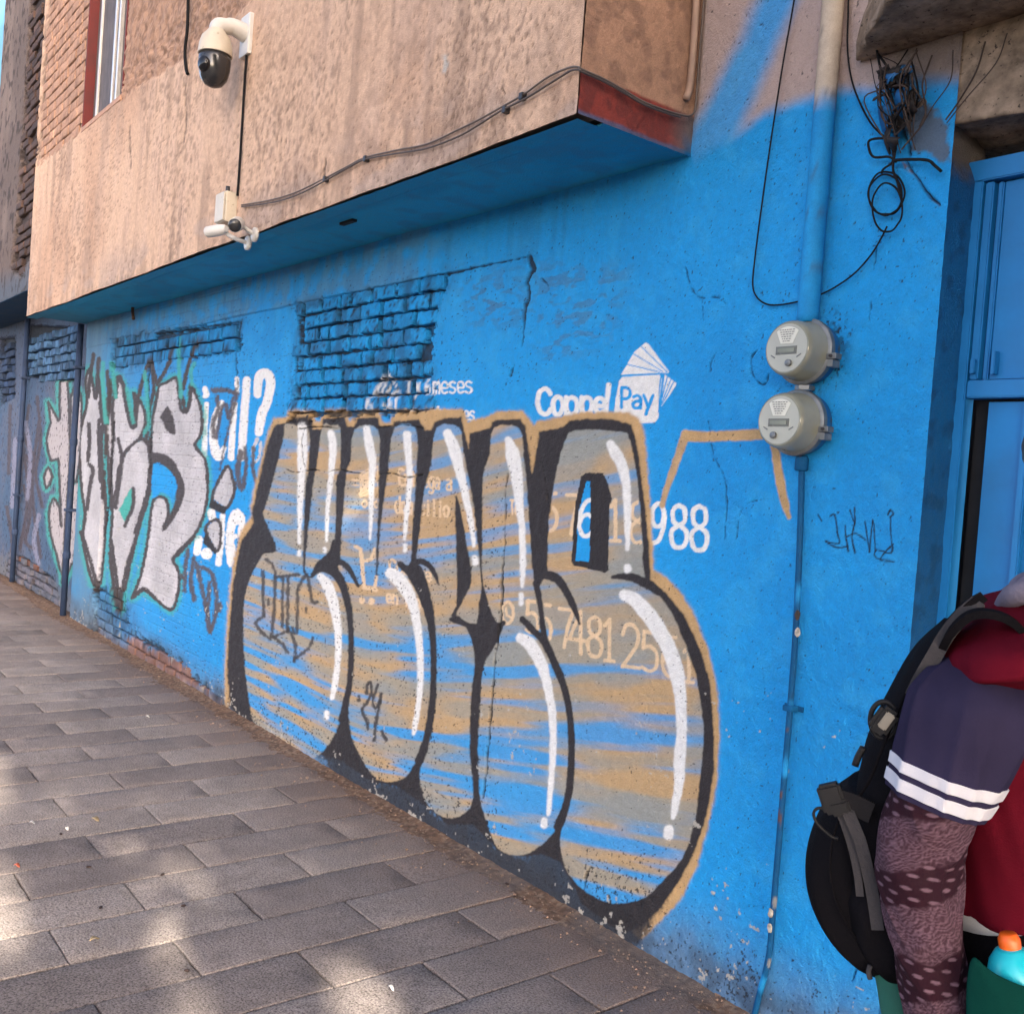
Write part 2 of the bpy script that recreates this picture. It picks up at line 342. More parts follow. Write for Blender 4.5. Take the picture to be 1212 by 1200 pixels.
FILLS = [
 # first letter: stem, stem, bulb
 [(338,502),(336,516),(326,556),(314,600),(312,610),(320,630),(327,652),(312,656),(302,672),(298,680),(290,706),(288,740),(290,790),(295,830),(302,856),(340,884),(372,897),(398,866),(408,828),(412,800),(414,752),(411,724),(404,700),(394,684),(384,677),(374,680),(369,684),(359,678),(359,650),(361,580),(365,554),(366,510),(352,504)],
 [(382,504),(375,550),(370,580),(364,634),(361,672),(368,682),(376,670),(390,656),(396,640),(398,570),(402,556),(403,507),(392,504)],
 # second letter and its bulb
 [(420,508),(415,546),(410,560),(404,630),(402,664),(400,672),(408,686),(416,712),(419,750),(418,800),(414,826),(413,850),(420,882),(446,922),(476,922),(488,908),(500,884),(508,830),(511,800),(510,760),(506,730),(496,704),(486,684),(476,672),(484,668),(487,660),(488,630),(491,590),(493,556),(493,508),(467,506),(460,556),(455,590),(450,630),(447,680),(445,680),(447,620),(449,556),(447,508)],
 # third letter
 [(517,506),(510,550),(502,584),(497,630),(493,664),(500,672),(506,690),(512,712),(516,744),(517,800),(514,850),(506,888),(497,914),(502,942),(516,962),(538,968),(556,956),(560,936),(558,910),(556,878),(558,820),(562,790),(560,764),(552,742),(534,734),(541,716),(540,640),(539,588),(545,602),(552,640),(558,686),(548,710),(541,728),(564,738),(568,716),(570,694),(568,670),(564,630),(558,582),(548,530),(544,506)],
 # fourth letter and bulb
 [(585,506),(580,536),(572,566),(571,630),(571,680),(576,705),(586,734),(596,740),(586,764),(574,784),(570,806),(568,840),(566,880),(568,942),(576,970),(586,998),(598,1009),(619,1012),(640,1000),(656,984),(664,966),(671,930),(673,890),(672,850),(666,818),(654,790),(641,762),(632,750),(640,750),(634,700),(631,680),(627,630),(623,570),(620,540),(614,507)],
 # fifth letter and bulb
 [(680,509),(668,524),(658,560),(653,590),(649,630),(648,674),(640,692),(641,700),(648,756),(660,782),(672,812),(680,860),(679,915),(673,960),(664,985),(663,1000),(669,1026),(687,1050),(717,1067),(741,1068),(765,1061),(786,1041),(808,1015),(821,978),(827,935),(832,892),(832,850),(824,800),(812,764),(796,726),(780,704),(764,690),(760,630),(755,574),(750,540),(745,518),(736,511)],
]
HI = [
 [(358,505,5),(358,540,6),(357,562,4),(355,600,3),(354,642,1.8)], [(354,653,2.6),(354,656,2.6)],
 [(392,513,4),(394,530,4.5),(392,560,3.2),(388,600,2.4),(386,640,1.4)], [(384,650,2.4),(384,652,2.4)],
 [(434,508,4),(438,530,5.2),(441,548,4.2),(440,580,3),(439,620,1.8),(438.5,638,1)],
 [(482,515,5),(484,540,4),(485,570,3),(482,600,3),(480,622,2.4),(479,638,1.8)], [(479.5,646,2.4),(479.5,651,2.4)],
 [(530,513,5),(538,532,7),(544,556,5.5),(552,590,4),(558,620,3),(561,646,1.8)], [(562,661,3.6),(562.5,666,3.4)],
 [(602,521,4),(607,538,8),(612,566,6.5),(615,600,4.6),(618,630,3.5),(619,670,3.5),(618.6,694,1.6)], [(617,704,3),(616.6,714,3)],
 [(723,526,5),(729,537,7),(736,550,6),(741,574,5),(743,610,4),(743,650,2.2)], [(743,671,4),(743,674,4)],
 [(379,682,4),(388,694,6.2),(396,720,5.6),(400,750,4),(400,780,3.5),(396,812,3.3),(393,826,2.2)], [(387,843,2.6),(387,849,2.6)],
 [(462,678,6),(470,684,8),(482,700,7.5),(491,724,5.5),(496,760,4),(498,800,3.5),(496,832,3),(491,860,2.8),(490,868,1.8)],
 [(617,755,6),(628,763,7.5),(642,788,6.5),(650,820,5),(655,860,4.2),(654,902,3.6),(652,935,3),(649,963,2.4)], [(644,971,4.2),(644,976,4.2)],
 [(739,704,6),(752,710,8),(768,728,9),(780,745,9),(792,768,9),(800,792,8.6),(805,820,7),(807,850,6.4),(807,872,6),(805,897,7),(804,924,5.5),(799,957,4),(797,967,2.2)], [(791.5,982,5.6),(791.5,988,5.6)],
]

# ------------------------------------------------------------------ the blue wall: grid, relief, paint
X0, X1, ZT = -9.16, -1.345, 2.60
xs = [X1]
while xs[-1] > X0:
    dep = PIX(np.array([[xs[-1], 0, 1.3]]))[2][0]; a = PIX(np.array([[xs[-1], 0, 1.3]]))[0][0]; b = PIX(np.array([[xs[-1]-.01, 0, 1.3]]))[0][0]
    xs.append(xs[-1]-min(.02, .01*1.12/(a-b)))
xs = np.array(xs[::-1]); xs[0] = X0
zs = np.linspace(-.02, ZT, 740)
GX, GZ = np.meshgrid(xs, zs)                                  # lower grid, full length
xs2 = xs[xs > -2.42]; zs2 = np.linspace(ZT, 3.45, 190)
GX2, GZ2 = np.meshgrid(xs2, zs2)                              # the wall beside the overhang goes on upward
def gridfaces(nr, nc, off=0):
    i = np.arange(nr-1)[:, None]*nc+np.arange(nc-1)[None]; i = i.ravel()+off
    return np.stack([i, i+1, i+nc+1, i+nc], -1)
WX = np.concatenate([GX.ravel(), GX2.ravel()]); WZ = np.concatenate([GZ.ravel(), GZ2.ravel()])
WF = np.concatenate([gridfaces(*GX.shape), gridfaces(*GX2.shape, GX.size)])

BR1 = [(352,364),(533,325),(523,345),(519,372),(512,400),(509,430),(506,470),(505,486),(420,494),(343,498),(345,490),(352,440),(357,400)]
BR2 = [(139,402),(283,382),(281,416),(138,434)]
BR3 = [(114,694),(146,700),(150,738),(164,752),(205,778),(250,820),(262,836),(262,852),(114,755)]
CRACKS = [
 [(352,363,1.3),(440,344,1.6),(535,323,1.6),(580,313,1),(625,304,.9)], [(626,304,3),(631,318,3.5),(627,326,2),(624,335,1.6),(626,350,1.6),(622,366,1.8),(620,385,1),(618,410,.7)],
 [(352,364,2),(355,400,1.6),(350,440,1.6),(352,470,1.2),(345,492,1)],
 [(600,560,.6),(598,600,.6),(597,640,.7),(595,672,1.1),(594,690,1.8),(593,728,1.6),(588,765,.8),(584,800,1.1),(581,840,1.4),(578,880,1.2),(574,930,1.2),(571,944,1)],
 [(285,378,1),(282,400,1.3),(279,430,.9),(281,460,.7)], [(178,404,1.6),(177,430,1.6),(175,460,1),(178,500,.8),(178,560,.9)],
 [(134,500,1.2),(132,560,1),(128,600,1),(122,650,1.2),(118,690,1)], [(810,316,.5),(820,345,.5),(832,353,.6),(848,352,.5),(860,360,.4)],
 [(830,352,.4),(832,380,.4)], [(840,440,1),(844,424,.9),(850,416,.7)], [(838,500,.4),(845,540,.6),(855,560,.5),(860,585,.5),(858,640,.4)],
 [(895,415,.7),(889,428,.7),(893,448,.8),(905,455,.7),(911,440,.6)], [(640,330,1.2),(647,336,.7),(652,350,.4)], [(608,432,1),(603,445,1.2)],
 [(1072,190,.8),(1086,212,1.4),(1100,232,1.8),(1113,243,1)], [(1040,285,.3),(1036,305,.7),(1034,320,.2)], [(1032,345,.1),(1031,362,.5),(1029,380,.1)],
 [(640,540,.4),(650,600,.3)], [(690,1055,.6),(697,1030,.8),(692,1040,.5)], [(870,640,.3),(880,600,.4),(905,590,.3)], [(1008,1160,.7),(1016,1140,.7)],
 [(140,402,1.6),(210,392,1.2),(283,381,1)], [(139,402,1.8),(137,434,1.6)], [(338,556,.8),(352,559,.5),(372,556,.7),(380,558,.1)], [(388,559,.1),(400,556,.8),(424,560,.4),(436,557,.1)], [(446,563,.1),(462,560,.7),(480,565,.5),(500,562,.9)], [(352,508,.6),(380,505,.9),(400,507,.2)], [(448,506,.9),(478,503,.6),(500,507,.9)], [(360,506,.4),(357,530,.8),(361,556,.3)], [(1066,150,2),(1075,170,2),(1078,185,1.2)],
]
PITZONE = [([(350,330),(620,300),(640,430),(590,480),(520,480),(350,480)], .5), ([(640,300),(760,300),(740,420),(650,430)], .35), ([(280,560),(600,560),(590,1010),(280,850)], .8),
           ([(690,1010),(790,1000),(760,1100),(700,1090)], 1.0), ([(860,1120),(910,1120),(890,1190),(850,1180)], .8), ([(200,380),(350,360),(350,560),(240,700),(290,840),(150,760),(130,420)], .55),
           ([(1020,120),(1125,190),(1115,330),(1000,330)], .35), ([(985,375),(1000,380),(1002,440),(985,450)], 1.4), ([(640,180),(810,190),(800,320),(640,330)], .25)]

class Relief:
    """outward relief in metres, with masks used by the paint"""
    def __init__(s, x, z):
        P = Paint(x, z, np.zeros((len(x), 3))); s.P = P
        n = len(x)
        s.h = .006*(fbm(x*1.1, z*1.1, 2, 3)-.5)+.0035*(fbm(x*7, z*7, 5, 3)-.5)+.0042*(fbm(x*34, z*34, 8, 3)-.5)+.0028*(fbm(x*120, z*120, 11, 2)-.5)
        s.joint = np.zeros(n); s.crack = np.zeros(n); s.pit = np.zeros(n)
        # concrete beam under the soffit, pilaster at the far end
        line = 2.372+.01*(fbm(x*3, z*0, 20)-.5)
        s.h += .012*sst(line-.004, line+.004, z)*sst(-3.55, -3.7, x)
        pil = sst(-8.40, -8.43, x); s.h = s.h*(1-.6*pil)+.014*pil
        bw = sst(-5.55, -5.9, x)*(1-pil)*sst(.25, .6, fbm(x*1.7, z*1.7, 23, 2)+.12); row = np.floor(z/.075); gz = abs(z/.075-row-.5)*2; xx = x/.22+.5*(row % 2)+.13*np.sin(row*7.1); gx = abs(xx-np.floor(xx)-.5)*2
        s.groove = np.maximum(sst(.84, .95, gz+.22*P.rough), .9*sst(.90, .97, gx+.10*P.rough))*bw; s.h -= .0028*s.groove
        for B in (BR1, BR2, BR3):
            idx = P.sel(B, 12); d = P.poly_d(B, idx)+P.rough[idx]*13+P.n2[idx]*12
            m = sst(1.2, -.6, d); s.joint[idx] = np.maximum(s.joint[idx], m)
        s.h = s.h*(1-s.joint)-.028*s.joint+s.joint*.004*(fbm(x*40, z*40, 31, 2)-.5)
        for c in CRACKS:
            Q = np.array(spline(c, 6)); Q[:, 0] += 1.6*(vnoise(np.arange(len(Q))*.9, 0*Q[:, 0], 60)-.5); idx = P.sel(Q, 8); d = P.line_d(Q, idx)+P.rough[idx]*2.4+.3
            m = sst(.7, -.5, d); s.crack[idx] = np.maximum(s.crack[idx], m)
        pit = fbm(x*150, z*125, 71, 2); zone = .10+.22*sst(.45, .75, fbm(x*2, z*2, 73, 2))
        for B, k in PITZONE:
            idx = P.sel(B, 40); d = P.poly_d(B, idx); zone[idx] = np.maximum(zone[idx], k*sst(25, -15, d))
        zone += .55*sst(.32, .05, z)
        th = .88-.15*np.clip(zone, 0, 1.4)
        s.pit = sst(th, th+.035, pit)*(1-s.joint)
        s.h -= .011*s.crack+.0025*s.pit

def fillcol(pt, idx):
    """thin, streaky roller fill: warm grey with tan sweeps, the blue wall showing through in narrow gaps"""
    x = pt.x[idx]; z = pt.z[idx]; tt = np.clip((x+4.7)/1.4, 0, 1); zz = z-.19*(1.4*(tt**3-.5*tt**4)+np.maximum(0, x+3.3))+.05*x*sst(-4, -5.2, x)*0+.012*fbm(x*.9, z*1.1, 80, 2)
    st = fbm(x*1.7, zz*24, 81, 2); s2 = fbm(x*1.9+9, zz*19, 85, 2); s3 = fbm(x*5, zz*70, 88, 2)
    low = sst(1.5, .3, z); v_ = st*.85+s3*.15
    b = sst(.50-.08*low, .74-.08*low, v_)
    t = sst(.34, .66, s2*.85+s3*.15)*.8
    c = GREYFILL*(1-t[:, None])+TAN*t[:, None]
    g = sst(.42, .66, fbm(x*2.6, zz*9, 91, 3))*.6
    c = c*(1-g[:, None])+np.asarray(S(150, 162, 164))*g[:, None]
    k = b*(.62+.26*low)
    return c*(1-k[:, None])+BLUE*k[:, None]

def paint_main(x, z, rel, brick=None):
    n = len(x); c = np.tile(BLUE, (n, 1)); pt = Paint(x, z, c); u, v = pt.u, pt.v
    f1 = fbm(x*1.3, z*1.3, 101, 4); f2 = fbm(x*14, z*14, 105, 3)
    def mixin(col, a): pt.c[:] = pt.c*(1-a[:, None])+np.asarray(col)*a[:, None]
    mixin(S(22, 146, 222), .5*sst(.42, .7, f1)); mixin(S(56, 178, 242), .35*sst(.5, .75, f2))
    # older, greyer paint towards the far end
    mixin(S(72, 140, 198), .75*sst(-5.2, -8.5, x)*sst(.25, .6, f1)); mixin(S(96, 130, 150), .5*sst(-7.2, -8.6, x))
    # concrete beam and pilaster: thin paint
    mixin(S(96, 138, 168), .55*sst(2.36, 2.38, z)*sst(-3.4, -4, x)*sst(.3, .6, f2)); mixin(S(110, 150, 176), .7*sst(-8.36, -8.44, x)*sst(.25, .6, f1+.1*f2))
    # rough patches where the render shows through
    for B, k in (([(640,315),(740,320),(720,400),(650,430),(628,380)], .45), ([(535,320),(620,310),(622,380),(560,390)], .3), ([(560,340),(600,345),(600,372),(560,372)], .4)):
        idx = pt.sel(B, 40); d = pt.poly_d(B, idx); a = k*sst(22, -18, d)*sst(.5, .62, fbm(x[idx]*18, z[idx]*45, 111, 3)); pt.c[idx] = pt.c[idx]*(1-a[:, None])+S(88, 112, 136)*a[:, None]
    # upper right: bare peach plaster above the sprayed blue
    edge = np.interp(u, [700, 760, 806, 822, 850, 880, 905, 925, 985, 1030, 1060, 1130], [-60, -60, 150, 190, 170, 150, 132, 128, 106, 105, 90, 90])
    d = (edge-v)+pt.n2*16; a = sst(-14, 10, d)
    # a stray sweep of blue up to the top
    sw = [(815, 215, 24), (850, 150, 24), (885, 75, 22), (920, 0, 18), (950, -60, 14)]; idx = pt.sel(sw, 50); ds = pt.line_d(sw, idx); a[idx] = a[idx]*(1-.88*sst(14, -12, ds+pt.n2[idx]*10))
    mixin(np.asarray(S(200, 170, 148)), a*(1-.25*f1))
    mixin(S(120, 108, 100), .8*sst(1035, 1075, u)*sst(120, 70, v+pt.n2*40)*(u > 1000)*(v < 180))
    # grey dust at the foot
    mixin(S(120, 118, 116), .65*sst(.30, .02, z+.22*(f1-.5)+.1*(f2-.5)))
    # grime: soot round the broken patches, splash dirt along the foot, runs below the beam
    gr = fbm(x*11, z*11, 181, 4)
    for B, k in ((BR1, .55), (BR2, .5), (BR3, .5)):
        idx = pt.sel(B, 30); d = pt.poly_d(np.array(B), idx); a = k*sst(16, -2, d)*sst(.42, .66, gr[idx]); pt.c[idx] = pt.c[idx]*(1-a[:, None])+S(44, 58, 74)*a[:, None]
    mixin(S(58, 66, 76), .55*sst(.22, .0, z+.16*(f1-.5))*sst(.42, .64, gr))
    mixin(S(40, 90, 130), .2*sst(2.0, 2.5, z)*sst(.5, .7, fbm(x*15, z*1.6, 183, 3))*sst(-2.2, -2.8, x))
    # ---------------- big mural lettering at the far end ("...al?" / "..e")
    w = .35
    for P in ([(672,480,18),(683,520,22),(670,535,14)], [(684,590,17),(676,780,18),(668,955,22)], [(790,580,20),(740,700,24),(735,860,30),(770,960,34),(810,900,18)], [(900,410,18),(903,500,16)], [(885,590,20),(870,780,22),(858,970,24)], [(970,420,27),(950,700,28),(932,970,28)],
              [(1045,520,28),(1058,400,34),(1105,370,34),(1140,430,34),(1120,560,32),(1075,670,32),(1056,790,30)]):
        pt.stroke(crop(130, 380, 6, P), WHT, soft=.7, jit=.6, wear=w)
    pt.stroke(crop(130, 380, 6, [(1045,840,14),(1012,930,10),(1030,1000,8),(1060,960,10),(1072,860,10)]), S(215, 215, 218), soft=.7)
    for P in ([(720,280,30),(725,310,30)], [(630,470,30),(620,560,26)], [(690,570,42)]*2, [(800,300,18),(790,480,24),(772,640,22)]):
        pt.stroke(crop(130, 560, 6, P), WHT, soft=.7, jit=.6, smooth=0, wear=w)
    pt.poly(crop(130, 560, 6, [(820,480),(840,330),(890,255),(945,280),(965,340),(940,440),(890,470),(890,520),(900,560),(880,640),(850,670),(828,600)]), WHT, smooth=4)
    pt.poly(crop(130, 560, 6, [(885,430),(892,372),(912,368),(910,430)]), BLUE)
    # ---------------- silver piece
    SP = [
     [(97,560),(96,520),(100,497),(105,477),(103,452),(108,437),(112,455),(115,472),(118,446),(121,472),(124,498),(120,520),(123,560),(125,600),(124,640),(119,690),(112,690),(104,660),(100,635),(103,608),(100,590)],
     [(128,472),(133,485),(136,455),(139,446),(145,455),(148,475),(153,498),(157,505),(160,480),(158,465),(166,475),(172,490),(171,505),(166,518),(160,524),(148,535),(144,548),(140,560),(137,600),(131,600),(129,560),(127,520)],
     [(145,543),(158,525),(170,520),(178,530),(178,580),(163,627),(155,663),(142,720),(138,715),(131,655),(132,627),(135,590),(140,575)],
     [(188,458),(197,453),(208,447),(211,460),(213,480),(217,488),(223,483),(227,460),(232,468),(238,487),(238,513),(230,527),(242,543),(245,563),(245,590),(240,612),(230,633),(205,660),(212,677),(210,705),(202,722),(183,708),(170,698),(157,707),(167,680),(175,637),(180,597),(187,588),(197,592),(199,610),(193,627),(205,612),(213,595),(217,577),(210,560),(197,550),(180,545),(180,500),(184,480)],
     [(251,590),(262,562),(270,552),(277,572),(277,582),(268,601)], [(243,627),(252,616),(260,618),(261,640),(256,652)]]
    idx = np.nonzero((u > 80) & (u < 290) & (v > 400) & (v < 740))[0]
    dm = np.full(len(idx), 1e9)
    for P in SP[:4]: dm = np.minimum(dm, pt.poly_d(P, idx))
    a = sst(8.5, 3.5, dm+pt.rough[idx]*6)*.72; pt.c[idx] = pt.c[idx]*(1-a[:, None])+TEAL*a[:, None]
    inner = [(181,549),(196,553),(207,566),(209,580),(203,592),(200,586),(190,582),(180,590)]
    def silv(p, i):
        k = fbm(p.x[i]*5, p.z[i]*5, 121, 3); k2 = fbm(p.x[i]*60, p.z[i]*60, 123, 2)
        return SILV*(.66+.56*k+.14*k2)[:, None]
    for P in SP:
        pt.poly(P, silv, soft=.8); pt.stroke(P, GRY, 1.9, closed=True, smooth=3, soft=.7, jit=1.2)
    pt.poly([(179,536),(200,540),(212,557),(217,577),(212,600),(193,628),(205,600),(208,585),(204,565),(195,552),(180,548)], GRY, smooth=3)
    pt.poly(inner, BLUE, smooth=2)
    pt.poly([(189,495),(197,481),(203,488),(208,513),(197,510),(192,497)], GRY, smooth=3)
    pt.poly([(249,592),(269,602),(265,609),(247,600)], BLK); pt.poly([(243,630),(255,650),(255,656),(240,642)], BLK)
    pt.poly([(148,590),(155,578),(159,580),(157,600),(148,618),(141,604)], TEAL); pt.stroke([(158,578),(157,600),(148,622)], GRY, 2.2)
    for P in ([(137,470),(141,445),(150,470),(155,500)], [(160,505),(164,470),(172,440),(178,428),(182,460),(176,490),(173,520)], [(186,455),(178,425)], [(188,452),(200,430),(206,412)], [(217,460),(222,435),(233,406),(236,398)], [(216,470),(219,487),(224,478),(226,455)],
              [(106,470),(110,437),(113,420)], [(116,470),(118,440),(119,425)], [(129,440),(131,470),(127,500),(122,520),(124,590)], [(178,520),(176,575),(160,630)], [(140,520),(144,545),(137,600),(140,580)], [(124,505),(131,480)], [(132,640),(137,680),(141,722)], [(118,690),(113,700),(119,688)], [(205,660),(216,650),(230,634)], [(157,707),(170,697),(184,708)], [(107,502),(108,520),(106,545)], [(108,550),(112,557),(108,578),(105,603)], [(120,477),(123,497),(119,503),(121,570)], [(98,630),(107,657),(116,690)], [(130,655),(138,715),(145,718)], [(177,573),(162,633),(148,680),(142,717)], [(133,485),(134,520),(131,560),(133,600)], [(150,470),(156,492),(158,506)], [(170,520),(176,528),(178,545)]):
        pt.stroke(P, GRY, 2.4, soft=.8, jit=1.4)
    for P in ([(124,430),(125,470),(127,500)], [(150,460),(156,490),(158,500)], [(171,440),(174,470),(176,500),(171,512)], [(214,400),(212,430),(214,470)], [(230,430),(226,440),(227,455)], [(137,470),(133,430)]):
        pt.stroke(P, TEAL, 2.2, alpha=.85, soft=1.2)
    # grey scribbles
    for P in ([(257,470,2.5),(258,485,2.5),(252,500,2.5),(254,518,3),(258,505,2.5),(262,482,2.5),(268,480,2),(270,495,2.4),(278,462,2)], [(281,465,2),(272,500,1.6),(266,525,1.4),(260,556,1.2)], [(285,535,3.5),(281,560,3.5),(286,578,3),(291,555,2.5),(290,530,2)], [(300,530,2),(299,555,2.5),(305,575,2)],
              [(252,462,3),(268,462,3),(277,466,2)], [(222,652,2.6),(219,675,2.6),(218,700,2.2)], [(229,660,2.6),(226,688,2.8),(230,710,2.8)], [(233,668,2.8),(238,692,2.8),(244,718,3),(248,748,3)], [(240,672,2.6),(250,678,2.6),(256,702,2.6),(255,728,2.8),(249,748,2.6)], [(248,690,2.6),(247,712,2.6),(244,722,2)], [(214,680,2.6),(216,684,2)], [(260,715,3),(259,722,3)]):
        pt.stroke(P, S(92, 82, 82), alpha=.93, soft=1.3, jit=2)
    # ---------------- the painted advert (white)
    txt = []
    def advert(col, inside):
        al = .92 if inside else 1
        for ch, b in (('9', (771.5,596.5,787,644)), ('8', (795,598,813,648)), ('8', (819,599,837,651))): glyph(pt, ch, *b, col, 2.7, 0)
        for ch, b in (('5', (644,584,659,628)), ('7', (671,586,686,632)), ('6', (685,590,703,634)), ('1', (722,592,734,640)), ('8', (747,594,763,642))): glyph(pt, ch, *b, col, 2.3, 0, alpha=al)
        for ch, b in (('5', (623,711,637,748)), ('5', (639,715,652,758)), ('7', (662,720,679,765)), ('4', (674,722,692,772)), ('8', (696,729,712,776)), ('1', (715,732,727,781)), ('2', (737,738,757,788)), ('5', (760,747,778,793)), ('6', (784,750,803,799)), ('1', (809,764,821,806))): glyph(pt, ch, *b, col, 2.2, .12, alpha=al)
        pt.stroke([(601,712),(607,720),(607,732),(601,738),(595,732),(595,718)], col, 1.9, closed=True, alpha=al); pt.stroke([(594,737),(592,741)], col, 1.6, alpha=al); pt.stroke([(599,720),(600,728),(604,730)], col, 1.4, alpha=al)
        word(pt, 'Tel', 604, 608, 622, 610, 12, col, 1.2, alpha=al)
        word(pt, 'Entrega a', 473, 573, 536, 580, 12.5, col, 1.5, alpha=al); word(pt, 'domicilio', 468, 606, 533, 612, 13, col, 1.5, alpha=al)
        word(pt, 'Compra', 461, 674, 513, 688, 10, col, 1.4, alpha=al); word(pt, 'en linea', 458, 712, 512, 722, 10, col, 1.5, alpha=al)
        # cart icon, truck icon
        for P, r in (([(421,647),(427,650),(431,695),(445,698)], 2.4), ([(428,664),(440,662),(444,650)], 2.2), ([(447,662),(444,696)], 1.8)): pt.stroke(P, col, r, smooth=0, alpha=al)
        for q in ((428, 710), (440, 711)): pt.stroke([q, (q[0], q[1]+1)], col, 3.6, smooth=0, alpha=al)
        for P in ([(427,560),(437,556),(437,584),(427,588),(427,560)], [(440,556),(448,552),(449,592),(440,596)]): pt.stroke(P, col, 1.4, smooth=0, alpha=al)
        pt.poly([(428,561),(436,558),(436,583),(428,586)], col, alpha=al*.9)
        for q in ((432, 596), (446, 597)): pt.stroke([(q[0]-3, q[1]), (q[0], q[1]-4), (q[0]+3, q[1]), (q[0], q[1]+4)], col, 1.3, closed=True, alpha=al)
        for y in (568, 574): pt.stroke([(417, y), (424, y+.5)], col, 1.2, smooth=0, alpha=al)
    advert(WHT, False)
    word(pt, '3 y 6', 480, 466, 511, 466, 12, WHT, 1.1, wear=.25); word(pt, 'meses', 513.5, 466, 561, 465, 13.5, WHT, 1.15)
    word(pt, 'sin intereses', 478, 495, 563, 498, 11.5, WHT, 1.0, wear=.3)
    for P in ([(458,441),(440,469),(464,467),(472,462),(458,441)], [(445,466),(453,450)], [(451,466),(457,452)], [(457,465),(462,455)], [(437,470),(435,487)], [(464,468),(463,490)], [(472,463),(470,484)], [(441,478),(441,486)], [(455,478),(459,482),(455,488)]): pt.stroke(P, WHT, 1.25, smooth=0, wear=.3)
    # logo
    C6 = lambda L: crop(620, 390, 4.2857, L)
    g0 = [('C', (70,302,136,430)), ('o', (148,342,196,432)), ('p', (214,345,270,432)), ('p', (292,345,346,430)), ('e', (362,348,408,424))]
    for ch, b in g0:
        (xa, ya), (xb, yb) = C6([b[:2], b[2:]]); glyph(pt, ch, xa, ya, xb, yb, WHT, 2.8, -.02)
    pt.stroke(C6([(430, 282), (418, 425)]), WHT, 2.9, smooth=0, jit=.4)
    bad = C6([(482,262),(500,242),(690,230),(702,248),(682,450),(664,472),(600,476),(456,444),(470,340)]); pt.poly(bad, WHT, soft=.6, jit=.3)
    pt.poly(C6([(494,230),(528,176),(560,118),(598,84),(618,66),(634,74),(738,214),(735,220),(680,222)]), WHT, soft=.6, jit=.3)
    pt.poly(C6([(714,228),(776,272),(774,284),(702,388),(694,384)]), WHT, soft=.6, jit=.3)
    for P in ([(598,88),(728,216)], [(556,122),(705,214)], [(526,178),(690,216)], [(488,238),(694,226)], [(712,230),(696,384)], [(730,240),(698,360)], [(750,250),(700,372)], [(764,264),(702,380)]): pt.stroke(C6(P), BLUE, .65, smooth=0, soft=.5, jit=.2)
    pt.stroke(C6([(700,222),(690,300),(686,420)]), BLUE, .7, soft=.5, jit=.2)
    for ch, b in (('P', (498,296,540,396)), ('a', (556,336,598,400)), ('y', (610,334,656,400))):
        (xa, ya), (xb, yb) = C6([b[:2], b[2:]]); glyph(pt, ch, xa, ya, xb, yb, BLUE, 1.9, 0)
    # ---------------- throw-up
    TANC = lambda p, i: TAN*(.92+.16*fbm(p.x[i]*20, p.z[i]*20, 131, 2))[:, None]
    pt.stroke([(814,516,6.5),(835,517,6.3),(860,516,6),(880,515,6.5),(900,514,6.5),(912,514,6)], TANC, soft=1.4); pt.stroke([(812,514,5.5),(800,548,4.6),(788,582,3.8),(784,598,3.2)], TANC, soft=1.2, alpha=.95); pt.stroke([(917,524,5),(922,560,5.2),(929,595,5),(934,612,2.4)], TANC, soft=1.2)
    pt.poly(TAN_OUT, TANC, soft=5.5, jit=1.5, alpha=.35); pt.poly(TAN_OUT, TANC, soft=2.2, jit=1.6)
    # dark over-spray at the foot
    foot = [(380,890),(398,862),(420,880),(448,924),(480,925),(500,914),(516,962),(545,970),(566,945),(586,998),(619,1013),(660,985),(690,1050),(740,1072),(800,1045),(760,1108),(740,1150),(560,1045),(400,945)]
    pt.poly(foot, S(54, 55, 60), alpha=.93, soft=7, jit=10)
    pt.poly([(268,835),(275,845),(300,870),(330,890),(300,800),(285,800)], S(74, 76, 82), alpha=.6, soft=5)
    BLKC = lambda p, i: BLK*(.75+.5*fbm(p.x[i]*40, p.z[i]*40, 133, 3))[:, None]
    top = BLK_OUT[:BLK_OUT.index((756,1098))]+[(756,1098),(735,1104),(690,1070),(664,1020),(640,1010),(619,1014),(590,1006),(560,975),(530,975),(500,950),(470,930),(440,925),(405,900),(330,880),(300,862),(285,850)]
    pt.poly(top, BLKC, soft=3.5, jit=1.2, alpha=.4); pt.poly(top, BLKC, soft=1.3, jit=1.1)
    for P in FILLS: pt.poly(np.array(spline(P, 3, True)), fillcol, soft=1.1, jit=1.0)
    for P in FILLS: pt.stroke([(*q, 2.2) for q in P], TANC, alpha=.55, closed=True, soft=2.2, jit=2) if False else None
    ins = np.zeros(n, bool)
    for P in FILLS:
        idx = pt.sel(P, 2)
        if len(idx): ins[idx] |= pt.poly_d(np.array(P), idx) < -1
    keep = pt.c.copy(); advert(CREAM, True); pt.c[:] = np.where(ins[:, None], pt.c, keep)
